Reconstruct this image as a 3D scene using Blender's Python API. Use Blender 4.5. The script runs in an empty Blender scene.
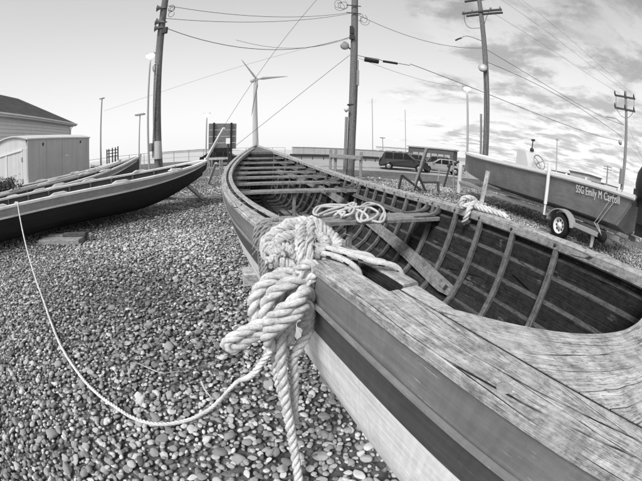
import bpy, math, random
import numpy as np
from mathutils import Vector, Matrix
R = math.radians
random.seed(7); rng = np.random.default_rng(11)
scene = bpy.context.scene
col = scene.collection

# ------------------------------------------------------------------ camera (wide action-camera lens: equisolid fisheye)
FPX, PITCH, ROLL, HC = 316.0, 16.4, 1.8, 1.45
PW, PH = 642.0, 481.0
_p, _r = R(PITCH), R(ROLL)
cf = np.array([0, math.cos(_p), -math.sin(_p)])
_u0 = np.array([0, math.sin(_p), math.cos(_p)]); _r0 = np.array([1.0, 0, 0])
cr = math.cos(_r) * _r0 + math.sin(_r) * _u0
cu = -math.sin(_r) * _r0 + math.cos(_r) * _u0
cd = bpy.data.cameras.new('camera'); cam = bpy.data.objects.new('camera', cd); col.objects.link(cam)
cam.matrix_world = Matrix(((cr[0], cu[0], -cf[0], 0), (cr[1], cu[1], -cf[1], 0), (cr[2], cu[2], -cf[2], HC), (0, 0, 0, 1)))
cd.type = 'PANO'
cd.panorama_type = 'FISHEYE_EQUISOLID' if hasattr(cd, 'panorama_type') else None or 'FISHEYE_EQUISOLID'
cd.sensor_fit = 'HORIZONTAL'; cd.sensor_width = 36.0; cd.sensor_height = 36.0 * 767 / 1024
for tgt in (cd, getattr(cd, 'cycles', None)):
    try:
        tgt.panorama_type = 'FISHEYE_EQUISOLID'
        tgt.fisheye_lens = FPX / PW * 36.0
        tgt.fisheye_fov = R(175)
    except Exception:
        pass
cd.clip_start = 0.02; cd.clip_end = 20000
scene.camera = cam

# ------------------------------------------------------------------ sky, sun, exposure
SUN_EL, SUN_AZ = 47.0, 212.0          # azimuth clockwise from the view direction (+Y): behind and to the left
world = bpy.data.worlds.new('World'); scene.world = world; world.use_nodes = True
nt = world.node_tree; nt.nodes.clear()
def N(t, **kw):
    n = nt.nodes.new(t)
    for k, v in kw.items():
        setattr(n, k, v)
    return n
def lk(a, b): nt.links.new(a, b)
def mth(op, a, b=None, c=None, clamp=False):
    n = N('ShaderNodeMath', operation=op, use_clamp=clamp)
    for i, v in enumerate((a, b, c)):
        if v is None: continue
        if isinstance(v, (int, float)): n.inputs[i].default_value = v
        else: lk(v, n.inputs[i])
    return n.outputs[0]
sky = N('ShaderNodeTexSky', sky_type='NISHITA', sun_disc=False)
sky.sun_elevation = R(SUN_EL); sky.sun_rotation = R(SUN_AZ); sky.air_density = 1.6; sky.dust_density = 4.0; sky.ozone_density = 1.0
bw = N('ShaderNodeRGBToBW'); lk(sky.outputs[0], bw.inputs[0])
tc = N('ShaderNodeTexCoord'); sp = N('ShaderNodeSeparateXYZ'); lk(tc.outputs['Generated'], sp.inputs[0])
zz = mth('MAXIMUM', sp.outputs[2], 0.0)
den = mth('ADD', zz, 0.10)
cb = N('ShaderNodeCombineXYZ')
lk(mth('DIVIDE', sp.outputs[0], den), cb.inputs[0]); lk(mth('DIVIDE', sp.outputs[1], den), cb.inputs[1])
mp = N('ShaderNodeMapping'); mp.inputs['Rotation'].default_value = (0, 0, R(28)); mp.inputs['Scale'].default_value = (0.9, 1.0, 1.0)
mp.inputs['Location'].default_value = (3.1, 0.7, 0)
lk(cb.outputs[0], mp.inputs[0])
n1 = N('ShaderNodeTexNoise'); n1.inputs['Scale'].default_value = 0.78; n1.inputs['Detail'].default_value = 9; n1.inputs['Roughness'].default_value = 0.56; n1.inputs['Distortion'].default_value = 0.35
lk(mp.outputs[0], n1.inputs['Vector'])
n2 = N('ShaderNodeTexNoise'); n2.inputs['Scale'].default_value = 2.3; n2.inputs['Detail'].default_value = 11; n2.inputs['Roughness'].default_value = 0.64; n2.inputs['Distortion'].default_value = 0.25
lk(mp.outputs[0], n2.inputs['Vector'])
# a bank of cloud fills the right-hand half of the sky; the left half is clear
az = mth('ADD', mth('MULTIPLY', sp.outputs[0], 0.93), mth('MULTIPLY', sp.outputs[1], -0.10))
bank = N('ShaderNodeMapRange', interpolation_type='SMOOTHSTEP'); lk(az, bank.inputs[0])
bank.inputs[1].default_value = -0.10; bank.inputs[2].default_value = 0.48; bank.inputs[3].default_value = -0.20; bank.inputs[4].default_value = 0.19
cov = mth('ADD', n1.outputs[0], bank.outputs[0])
den1 = N('ShaderNodeMapRange', interpolation_type='SMOOTHSTEP'); lk(cov, den1.inputs[0])
den1.inputs[1].default_value = 0.49; den1.inputs[2].default_value = 0.62; den1.inputs[3].default_value = 0; den1.inputs[4].default_value = 1
thick = N('ShaderNodeMapRange', interpolation_type='SMOOTHSTEP'); lk(n2.outputs[0], thick.inputs[0])
thick.inputs[1].default_value = 0.41; thick.inputs[2].default_value = 0.60; thick.inputs[3].default_value = 1.08; thick.inputs[4].default_value = 0.62
fade = N('ShaderNodeMapRange', interpolation_type='SMOOTHSTEP'); lk(sp.outputs[2], fade.inputs[0])
fade.inputs[1].default_value = 0.0; fade.inputs[2].default_value = 0.05
cden = mth('MULTIPLY', den1.outputs[0], fade.outputs[0])
mixf = N('ShaderNodeMix', data_type='FLOAT'); lk(cden, mixf.inputs[0]); mixf.inputs[2].default_value = 1.0; lk(thick.outputs[0], mixf.inputs[3])
# a thin haze veil over the whole dome, thicker and brighter towards the horizon
hz_ = N('ShaderNodeMapRange', interpolation_type='SMOOTHERSTEP'); lk(mth('SQRT', zz), hz_.inputs[0]); hz_.inputs[1].default_value = 0.16; hz_.inputs[2].default_value = 1.05; hz_.inputs[3].default_value = 9.6; hz_.inputs[4].default_value = 4.4
veil = N('ShaderNodeMix', data_type='FLOAT'); veil.inputs[0].default_value = 0.80; lk(bw.outputs[0], veil.inputs[2]); lk(hz_.outputs[0], veil.inputs[3])
val = mth('MULTIPLY', veil.outputs[0], mixf.outputs[0])
bg = N('ShaderNodeBackground'); lk(val, bg.inputs[0]); bg.inputs[1].default_value = 0.12
wo = N('ShaderNodeOutputWorld'); lk(bg.outputs[0], wo.inputs[0])

sl = bpy.data.lights.new('sun', 'SUN'); sl.energy = 3.4; sl.angle = R(20); sl.color = (1, 1, 1)
so = bpy.data.objects.new('sun', sl); col.objects.link(so)
_d = Vector((math.sin(R(SUN_AZ)) * math.cos(R(SUN_EL)), math.cos(R(SUN_AZ)) * math.cos(R(SUN_EL)), math.sin(R(SUN_EL))))
so.rotation_euler = (-_d).to_track_quat('-Z', 'Y').to_euler()
vs = scene.view_settings; vs.view_transform = 'Standard'; vs.look = 'None'; vs.exposure = 0.0; vs.gamma = 1.0; vs.use_curve_mapping = False
scene.render.engine = 'CYCLES'
scene.cycles.max_bounces = 6; scene.cycles.diffuse_bounces = 3; scene.cycles.glossy_bounces = 2; scene.cycles.transmission_bounces = 4

# ------------------------------------------------------------------ photo pixel -> direction helpers
CO = np.array([0, 0, HC])
def ray(x, y):
    dx, dy = x - PW / 2, PH / 2 - y; q = math.hypot(dx, dy); a = 2 * math.asin(q / (2 * FPX))
    return cf * math.cos(a) + math.sin(a) * (dx * cr + dy * cu) / max(q, 1e-9)
def at_z(x, y, z): d = ray(x, y); return CO + d * ((z - HC) / d[2])            # on a horizontal plane
def at_r(x, y, rho): d = ray(x, y); return CO + d * (rho / math.hypot(d[0], d[1]))   # at a plan distance from the camera
def at_y(x, y, yy): d = ray(x, y); return CO + d * (yy / d[1])
def project(P):
    P = np.asarray(P, float) - CO; n = np.linalg.norm(P, axis=-1); x, y, z = P @ cr, P @ cu, P @ cf
    a = np.arccos(np.clip(z / n, -1, 1)); q = 2 * FPX * np.sin(a / 2); h = np.hypot(x, y) + 1e-12
    return PW / 2 + q * x / h, PH / 2 - q * y / h, n

# ------------------------------------------------------------------ materials (all neutral: the photograph is black and white)
MATS = {}
class NT:
    def __init__(s, name):
        s.m = bpy.data.materials.new(name); s.m.use_nodes = True; s.t = s.m.node_tree; s.b = s.t.nodes['Principled BSDF']
        MATS[name] = s.m
    def n(s, t, **kw):
        q = s.t.nodes.new(t)
        for k, v in kw.items(): setattr(q, k, v)
        return q
    def l(s, a, b): s.t.links.new(a, b)
    def coord(s, kind, scale=(1, 1, 1), rot=(0, 0, 0)):
        t = s.n('ShaderNodeTexCoord'); m = s.n('ShaderNodeMapping'); m.inputs['Scale'].default_value = scale; m.inputs['Rotation'].default_value = rot
        s.l(t.outputs[kind], m.inputs[0]); return m.outputs[0]
    def noise(s, vec, scale, detail=6, rough=0.55, dist=0.0):
        q = s.n('ShaderNodeTexNoise'); q.inputs['Scale'].default_value = scale; q.inputs['Detail'].default_value = detail
        q.inputs['Roughness'].default_value = rough; q.inputs['Distortion'].default_value = dist; s.l(vec, q.inputs['Vector']); return q.outputs[0]
    def ramp(s, f, a, b, lo, hi, smooth=True):
        q = s.n('ShaderNodeMapRange'); q.interpolation_type = 'SMOOTHSTEP' if smooth else 'LINEAR'
        s.l(f, q.inputs[0])
        for i, v in enumerate((a, b, lo, hi)): q.inputs[i + 1].default_value = v
        return q.outputs[0]
    def math(s, op, a, b, clamp=False):
        q = s.n('ShaderNodeMath', operation=op, use_clamp=clamp)
        for i, v in enumerate((a, b)):
            if isinstance(v, (int, float)): q.inputs[i].default_value = v
            else: s.l(v, q.inputs[i])
        return q.outputs[0]
    def mix(s, f, a, b):
        q = s.n('ShaderNodeMix', data_type='FLOAT')
        for i, v in ((0, f), (2, a), (3, b)):
            if isinstance(v, (int, float)): q.inputs[i].default_value = v
            else: s.l(v, q.inputs[i])
        return q.outputs[0]
    def done(s, val, rough=0.8, bump=None, strength=0.3, dist=0.01, spec=0.3, metal=0.0):
        s.l(val, s.b.inputs['Base Color'])
        if isinstance(rough, (int, float)): s.b.inputs['Roughness'].default_value = rough
        else: s.l(rough, s.b.inputs['Roughness'])
        s.b.inputs['Specular IOR Level'].default_value = spec; s.b.inputs['Metallic'].default_value = metal
        if bump is not None:
            q = s.n('ShaderNodeBump'); q.inputs['Strength'].default_value = strength; q.inputs['Distance'].default_value = dist
            s.l(bump, q.inputs['Height']); s.l(q.outputs[0], s.b.inputs['Normal'])
        return s.m

def plain(name, v, var=0.2, scale=6.0, rough=0.75, spec=0.3, bump=0.15, metal=0.0, kind='Object'):
    t = NT(name); c = t.coord(kind); a = t.noise(c, scale, 8, 0.6); b = t.noise(c, scale * 9, 4, 0.6)
    f = t.math('ADD', t.math('MULTIPLY', a, 0.7), t.math('MULTIPLY', b, 0.3))
    return t.done(t.ramp(f, 0.3, 0.7, v * (1 - var), v * (1 + var), False), rough, b, bump, 0.004, spec, metal)

def wood(name, lo, hi, gl=2.2, gw=55.0, crack=0.55, crackv=0.04, wear=None, rough=0.85, bump=0.5, knots=True, crackw=0.008, hairm=0.42):
    """weathered timber; the grain runs along the U direction of the piece (metres)"""
    t = NT(name); oi = t.n('ShaderNodeObjectInfo')
    uv = t.n('ShaderNodeUVMap'); off = t.n('ShaderNodeVectorMath', operation='SCALE'); cb = t.n('ShaderNodeCombineXYZ')
    t.l(oi.outputs['Random'], cb.inputs[0]); t.l(oi.outputs['Random'], cb.inputs[1]); t.l(cb.outputs[0], off.inputs[0]); off.inputs['Scale'].default_value = 17.0
    ad = t.n('ShaderNodeVectorMath', operation='ADD'); t.l(uv.outputs[0], ad.inputs[0]); t.l(off.outputs[0], ad.inputs[1])
    # slow waviness of the grain
    w = t.n('ShaderNodeTexNoise'); w.inputs['Scale'].default_value = 3.0; t.l(ad.outputs[0], w.inputs['Vector'])
    wv = t.n('ShaderNodeVectorMath', operation='SCALE'); t.l(w.outputs['Color'], wv.inputs[0]); wv.inputs['Scale'].default_value = 0.022
    ad2 = t.n('ShaderNodeVectorMath', operation='ADD'); t.l(ad.outputs[0], ad2.inputs[0]); t.l(wv.outputs[0], ad2.inputs[1])
    m = t.n('ShaderNodeMapping'); m.inputs['Scale'].default_value = (gl, gw, 1); t.l(ad2.outputs[0], m.inputs[0])
    g1 = t.noise(m.outputs[0], 1.0, 9, 0.72)
    m2 = t.n('ShaderNodeMapping'); m2.inputs['Scale'].default_value = (gl * 0.7, gw * 2.6, 1); t.l(ad2.outputs[0], m2.inputs[0])
    g2 = t.noise(m2.outputs[0], 1.0, 6, 0.65)
    blot = t.noise(ad.outputs[0], 6.0, 6, 0.65)
    f = t.math('ADD', t.math('MULTIPLY', g1, 0.55), t.math('ADD', t.math('MULTIPLY', g2, 0.25), t.math('MULTIPLY', blot, 0.30)))
    spk = t.noise(ad.outputs[0], 75.0, 7, 0.75)
    f = t.math('ADD', t.math('MULTIPLY', f, 0.76), t.math('MULTIPLY', spk, 0.27))
    base = t.ramp(f, 0.38, 0.74, lo, hi, False)
    m3 = t.n('ShaderNodeMapping'); m3.inputs['Scale'].default_value = (gl * 0.30, gw * 0.30, 1); m3.inputs['Location'].default_value = (7.3, 2.1, 0); t.l(ad2.outputs[0], m3.inputs[0])
    vo = t.n('ShaderNodeTexVoronoi', feature='DISTANCE_TO_EDGE', voronoi_dimensions='2D'); vo.inputs['Scale'].default_value = 1.0; t.l(m3.outputs[0], vo.inputs['Vector'])
    cr_ = t.ramp(vo.outputs['Distance'], crackw * 0.6, crackw * 2.2, 1.0, 0.0)
    msk = t.ramp(t.noise(ad.outputs[0], 3.0, 3, 0.6), crack - 0.06, crack + 0.06, 0.0, 1.0)
    ck = t.math('MULTIPLY', cr_, msk)
    m4 = t.n('ShaderNodeMapping'); m4.inputs['Scale'].default_value = (gl * 2.4, gw * 2.0, 1); m4.inputs['Location'].default_value = (1, 4, 0); t.l(ad2.outputs[0], m4.inputs[0])
    hair = t.math('MULTIPLY', t.ramp(t.math('ABSOLUTE', t.math('SUBTRACT', t.noise(m4.outputs[0], 1.0, 4, 0.6), 0.5), 0), 0.0, 0.034, 0.9, 0.0), t.ramp(t.noise(ad.outputs[0], 6.0, 5, 0.7), hairm, hairm + 0.16, 0.0, 1.0))
    dirt = t.ramp(t.noise(ad.outputs[0], 15.0, 9, 0.78), 0.36, 0.58, 0.50, 1.0)
    base = t.math('MULTIPLY', base, dirt)
    val = t.mix(hair, base, t.math('MULTIPLY', base, 0.22))
    val = t.mix(ck, val, crackv)
    if wear:                                        # paint or bleached patches that survive on the wood
        pw = t.ramp(t.math('ADD', t.math('MULTIPLY', blot, 0.6), t.math('MULTIPLY', g1, 0.4)), wear[1], wear[1] + 0.05, 0.0, 1.0)
        val = t.mix(pw, val, wear[0])
    if knots:
        v = t.n('ShaderNodeTexVoronoi'); mk = t.n('ShaderNodeMapping'); mk.inputs['Scale'].default_value = (2.2, 7, 1); t.l(ad2.outputs[0], mk.inputs[0]); t.l(mk.outputs[0], v.inputs['Vector'])
        val = t.mix(t.ramp(v.outputs['Distance'], 0.02, 0.07, 0.75, 0.0), val, lo * 0.5)
    h = t.math('SUBTRACT', t.math('ADD', t.math('MULTIPLY', g1, 0.6), t.math('MULTIPLY', g2, 0.4)), t.math('MULTIPLY', ck, 1.2))
    return t.done(val, rough, h, bump, 0.006, 0.2)

def paint(name, v, scuff=0.5, under=0.12, rough=0.5, seed=0.0, amount=0.62):
    """old boat paint: brushed, chalky, scratched along its length"""
    t = NT(name); uv = t.n('ShaderNodeUVMap'); m0 = t.n('ShaderNodeMapping'); m0.inputs['Location'].default_value = (seed, seed * 1.7, 0); t.l(uv.outputs[0], m0.inputs[0])
    m = t.n('ShaderNodeMapping'); m.inputs['Scale'].default_value = (1.8, 34, 1); t.l(m0.outputs[0], m.inputs[0])
    s1 = t.noise(m.outputs[0], 1.0, 9, 0.72); b1 = t.noise(m0.outputs[0], 2.4, 6, 0.6); b2 = t.noise(m0.outputs[0], 30, 4, 0.6)
    f = t.math('ADD', t.math('MULTIPLY', s1, 0.5), t.math('ADD', t.math('MULTIPLY', b1, 0.35), t.math('MULTIPLY', b2, 0.15)))
    ms = t.n('ShaderNodeMapping'); ms.inputs['Scale'].default_value = (38, 2.5, 1); t.l(m0.outputs[0], ms.inputs[0]); st = t.noise(ms.outputs[0], 1.0, 5, 0.6)
    val = t.math('MULTIPLY', t.ramp(f, 0.36, 0.66, v * 0.60, v * 1.30, False), t.ramp(st, 0.36, 0.66, 0.93, 1.04))
    mm = t.n('ShaderNodeMapping'); mm.inputs['Scale'].default_value = (9, 95, 1); mm.inputs['Location'].default_value = (seed + 3, 2, 0); t.l(uv.outputs[0], mm.inputs[0])
    sc = t.math('MULTIPLY', t.ramp(t.noise(mm.outputs[0], 1.0, 8, 0.75), amount, amount + 0.06, 0, 1), t.ramp(b1, 0.42, 0.56, 0, 1))
    val = t.mix(sc, val, scuff)
    ch = t.math('MULTIPLY', t.ramp(t.noise(m0.outputs[0], 34, 7, 0.75), 0.62, 0.66, 0, 0.9), t.ramp(b1, 0.46, 0.60, 0, 1))
    val = t.mix(ch, val, under)
    return t.done(val, t.ramp(b1, 0.3, 0.7, rough - 0.08, rough + 0.2, False), t.math('ADD', t.math('MULTIPLY', s1, 0.7), t.math('MULTIPLY', b2, 0.3)), 0.22, 0.004, 0.35)

def emis(name, v, e):
    t = NT(name); t.b.inputs['Base Color'].default_value = (v, v, v, 1); t.b.inputs['Emission Color'].default_value = (1, 1, 1, 1); t.b.inputs['Emission Strength'].default_value = e
    return t.m

wood('gunwale_wood', 0.15, 0.88, 3.0, 95, 0.47, 0.015, (0.72, 0.61), bump=1.0, crackw=0.010, hairm=0.34, knots=False)
wood('breasthook_wood', 0.21, 0.86, 4.0, 90, 0.52, 0.03, (0.66, 0.61), bump=1.0, crackw=0.010, hairm=0.36, knots=False)
wood('rail_wood', 0.24, 0.66, 2.2, 75, 0.46, 0.05, bump=0.7)
wood('ledge_wood', 0.03, 0.19, 2.2, 60, 0.5, 0.01, bump=0.5)
wood('rib_wood', 0.07, 0.30, 2.2, 70, 0.55, 0.03, bump=0.5)
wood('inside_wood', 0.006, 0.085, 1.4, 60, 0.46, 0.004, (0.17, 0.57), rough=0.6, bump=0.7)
wood('thwart_wood', 0.16, 0.44, 1.6, 70, 0.50, 0.04, bump=0.5)
wood('timber', 0.19, 0.5, 2.0, 40, 0.52, 0.04, bump=0.6)
wood('pale_timber', 0.40, 0.74, 2.0, 40, 0.55, 0.10, bump=0.4)
wood('dark_timber', 0.05, 0.16, 2.0, 40, 0.52, 0.02, bump=0.5)
wood('pole_wood', 0.09, 0.36, 1.2, 26, 0.48, 0.03, bump=0.8)
paint('paint_grey', 0.21, 0.48, 0.08, 0.5, 1.0, 0.58)
paint('paint_slate', 0.088, 0.22, 0.02, 0.5, 4.0, 0.57)
paint('paint_white', 0.84, 0.40, 0.30, 0.55, 8.0, 0.60)
paint('paint_black', 0.022, 0.10, 0.05, 0.55, 2.0)
paint('paint_pale', 0.36, 0.5, 0.14, 0.5, 6.0)
paint('paint_mid', 0.10, 0.3, 0.06, 0.5, 12.0)
paint('gelcoat_grey', 0.24, 0.28, 0.16, 0.35, 3.0, 0.75)
plain('gelcoat_white', 0.78, 0.08, 3, 0.35, 0.5, 0.03)
plain('steel', 0.30, 0.3, 14, 0.45, 0.5, 0.1, 0.6)
plain('galvanised', 0.42, 0.2, 20, 0.5, 0.5, 0.1, 0.3)
plain('rubber', 0.020, 0.3, 20, 0.85, 0.2, 0.2)
plain('black_plastic', 0.022, 0.3, 10, 0.45, 0.4, 0.1)
plain('concrete', 0.36, 0.22, 2.0, 0.9, 0.2, 0.4)
plain('concrete_pale', 0.55, 0.15, 1.0, 0.9, 0.2, 0.3)
def sheet(name, v):
    t = NT(name); o = t.coord('Object', (7, 7, .5)); s = t.noise(o, 1.0, 7, 0.65); o2 = t.coord('Object'); b = t.noise(o2, 1.1, 6, 0.6); c = t.noise(o2, 24, 6, 0.7)
    f = t.math('ADD', t.math('MULTIPLY', s, 0.45), t.math('ADD', t.math('MULTIPLY', b, 0.4), t.math('MULTIPLY', c, 0.15)))
    val = t.mix(t.math('MULTIPLY', t.ramp(c, 0.66, 0.72, 0, 0.7), t.ramp(b, 0.5, 0.6, 0, 1)), t.ramp(f, 0.34, 0.64, v * 0.78, v * 1.12, False), 0.10)
    return t.done(val, 0.55, b, 0.25, 0.02, 0.35)
sheet('sheet_metal', 0.52); sheet('sheet_pale', 0.66)
plain('siding', 0.72, 0.08, 2.0, 0.7, 0.3, 0.1)
plain('turbine_white', 0.42, 0.04, 0.05, 0.5, 0.4, 0.0)
plain('wire', 0.07, 0.2, 4, 0.6, 0.3, 0.0)
plain('wire_pale', 0.22, 0.2, 4, 0.6, 0.3, 0.0)
plain('iron', 0.035, 0.4, 16, 0.7, 0.4, 0.3)
plain('car_dark', 0.022, 0.1, 2, 0.3, 0.5, 0.0)
plain('car_silver', 0.34, 0.08, 2, 0.3, 0.6, 0.0, 0.3)
plain('car_white', 0.62, 0.06, 2, 0.3, 0.5, 0.0)
plain('glass_dark', 0.008, 0.1, 2, 0.45, 0.08, 0.0)
plain('brick_dark', 0.10, 0.2, 1.5, 0.9, 0.2, 0.2)
plain('plug_wood', 0.30, 0.5, 60, 0.85, 0.2, 0.3)
plain('console_white', 0.60, 0.08, 3, 0.35, 0.4, 0.03)
plain('letter_white', 0.78, 0.05, 3, 0.5, 0.3, 0.0)
plain('hill_far', 0.30, 0.15, 0.01, 1.0, 0.0, 0.0)
plain('sea_water', 0.40, 0.06, 0.02, 0.25, 0.5, 0.1)
emis('lamp_glow', 0.9, 14.0)

# rope fibres: fine yarn lines across each strand
def ropemat(name, lo, hi, sv=9.0, fleck=None):
    t = NT(name); uv = t.n('ShaderNodeUVMap')
    m = t.n('ShaderNodeMapping'); m.inputs['Scale'].default_value = (1, 1, 1); m.inputs['Rotation'].default_value = (0, 0, R(35)); t.l(uv.outputs[0], m.inputs[0])
    m2 = t.n('ShaderNodeMapping'); m2.inputs['Scale'].default_value = (120, 900, 1); t.l(m.outputs[0], m2.inputs[0])
    y = t.noise(m2.outputs[0], 1.0, 3, 0.5)
    o = t.coord('Object'); d = t.noise(o, 11, 6, 0.65); d2 = t.noise(o, 90, 4, 0.6)
    f = t.math('ADD', t.math('MULTIPLY', y, 0.35), t.math('ADD', t.math('MULTIPLY', d, 0.45), t.math('MULTIPLY', d2, 0.2)))
    val = t.ramp(f, 0.38, 0.58, lo, hi, False)
    m5 = t.n('ShaderNodeMapping'); m5.inputs['Scale'].default_value = (60, 260, 1); t.l(uv.outputs[0], m5.inputs[0]); sp_ = t.ramp(t.noise(m5.outputs[0], 1.0, 3, 0.6), 0.57, 0.66, 0.0, 0.7); val = t.mix(sp_, val, lo * 0.35)
    if fleck:                                        # dark tracer yarns of a braided line
        ck = t.n('ShaderNodeTexChecker'); mm = t.n('ShaderNodeMapping'); mm.inputs['Scale'].default_value = fleck; t.l(uv.outputs[0], mm.inputs[0]); t.l(mm.outputs[0], ck.inputs['Vector']); ck.inputs['Scale'].default_value = 1.0
        sx = t.n('ShaderNodeSeparateXYZ'); t.l(mm.outputs[0], sx.inputs[0])
        fx = t.math('FRACT', sx.outputs[0], 0); fy = t.math('FRACT', sx.outputs[1], 0)
        mk = t.math('MULTIPLY', t.math('LESS_THAN', fx, 0.30), t.math('LESS_THAN', fy, 0.32))
        val = t.mix(mk, val, 0.03)
    return t.done(val, 0.9, t.math('ADD', t.math('MULTIPLY', y, 0.6), t.math('MULTIPLY', d2, 0.4)), 0.5, 0.002, 0.15)
ropemat('rope_white', 0.33, 0.74)
ropemat('rope_line', 0.50, 0.84)
ropemat('rope_fluff', 0.34, 0.68)
ropemat('rope_old', 0.13, 0.40)
ropemat('rope_cream', 0.36, 0.64)
ropemat('rope_fleck', 0.36, 0.66, fleck=(15, 30, 1))

# stones: tone is a per-stone value, plus speckle
t = NT('stone'); at = t.n('ShaderNodeAttribute', attribute_name='tone'); o = t.coord('Object')
sp1 = t.noise(o, 160, 5, 0.7); sp2 = t.noise(o, 40, 5, 0.6)
f = t.math('ADD', t.math('MULTIPLY', sp1, 0.5), t.math('MULTIPLY', sp2, 0.5))
t.done(t.math('MULTIPLY', at.outputs['Fac'], t.ramp(f, 0.34, 0.66, 0.60, 1.36, False)), t.ramp(sp2, 0.35, 0.65, 0.75, 0.95, False), sp1, 0.35, 0.003, 0.2)

# ground sheet: grit between the stones near by, gravel cells where single stones can no longer be told apart
t = NT('ground_grit'); o = t.coord('Object')
v1 = t.n('ShaderNodeTexVoronoi'); v1.inputs['Scale'].default_value = 14; t.l(o, v1.inputs['Vector'])
sep = t.n('ShaderNodeSeparateColor'); t.l(v1.outputs['Color'], sep.inputs[0])
big = t.noise(o, 0.35, 5, 0.6); mid = t.noise(o, 3.0, 5, 0.6); fin = t.noise(o, 60, 4, 0.7)
f = t.math('ADD', t.math('MULTIPLY', sep.outputs[0], 0.30), t.math('ADD', t.math('MULTIPLY', big, 0.22), t.math('ADD', t.math('MULTIPLY', mid, 0.25), t.math('MULTIPLY', fin, 0.23))))
dk = t.ramp(v1.outputs['Distance'], 0.25, 0.75, 1.0, 0.45, False)
t.done(t.math('MULTIPLY', t.ramp(f, 0.25, 0.75, 0.09, 0.34, False), dk), 0.95, t.math('SUBTRACT', fin, v1.outputs['Distance']), 0.8, 0.03, 0.1)

t = NT('asphalt'); o = t.coord('Object'); a = t.noise(o, 0.25, 6, 0.6); b = t.noise(o, 40, 4, 0.6)
t.done(t.ramp(t.math('ADD', t.math('MULTIPLY', a, 0.6), t.math('MULTIPLY', b, 0.4)), 0.3, 0.7, 0.28, 0.42, False), 0.9, b, 0.3, 0.01, 0.2)
t = NT('shingle'); o = t.coord('Object'); a = t.noise(o, 6, 6, 0.7); b = t.noise(o, 1.0, 4, 0.6); c_ = t.noise(o, 30, 3, 0.6)
t.done(t.ramp(t.math('ADD', t.math('MULTIPLY', a, 0.4), t.math('ADD', t.math('MULTIPLY', b, 0.3), t.math('MULTIPLY', c_, 0.3))), 0.3, 0.7, 0.045, 0.17, False), 0.95, a, 0.5, 0.02, 0.1)
t = NT('leaf'); oi = t.coord('Object'); a = t.noise(oi, 9, 4, 0.6)
t.done(t.ramp(a, 0.3, 0.7, 0.025, 0.11, False), 0.6, None, spec=0.3)

# ------------------------------------------------------------------ mesh helpers
def catmull(pts, step):
    P = np.asarray(pts, float)
    if len(P) == 2: P = np.array([P[0], P[0] * .5 + P[1] * .5, P[1]])
    Q = np.vstack([2 * P[0] - P[1], P, 2 * P[-1] - P[-2]]); out = []
    for i in range(1, len(Q) - 2):
        p0, p1, p2, p3 = Q[i - 1:i + 3]; L = np.linalg.norm(p2 - p1); k = max(2, int(L / step * 2))
        u = np.linspace(0, 1, k, endpoint=False)[:, None]
        out.append(.5 * (2 * p1 + (p2 - p0) * u + (2 * p0 - 5 * p1 + 4 * p2 - p3) * u ** 2 + (3 * p1 - p0 - 3 * p2 + p3) * u ** 3))
    C = np.vstack(out + [P[-1:]]); d = np.r_[0, np.cumsum(np.linalg.norm(np.diff(C, axis=0), axis=1))]
    n = max(2, int(d[-1] / step) + 1); s = np.linspace(0, d[-1], n)
    return np.stack([np.interp(s, d, C[:, k]) for k in range(3)], 1), s
def frames(P):
    T = np.gradient(P, axis=0); T /= np.linalg.norm(T, axis=1)[:, None] + 1e-12
    a = np.array([0, 0, 1.0]) if abs(T[0][2]) < .9 else np.array([1.0, 0, 0])
    n = np.cross(T[0], a); n /= np.linalg.norm(n); Nn = [n]
    for i in range(1, len(P)):
        n = n - T[i] * (n @ T[i]); n /= np.linalg.norm(n) + 1e-12; Nn.append(n)
    Nn = np.array(Nn); return T, Nn, np.cross(T, Nn)

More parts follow.
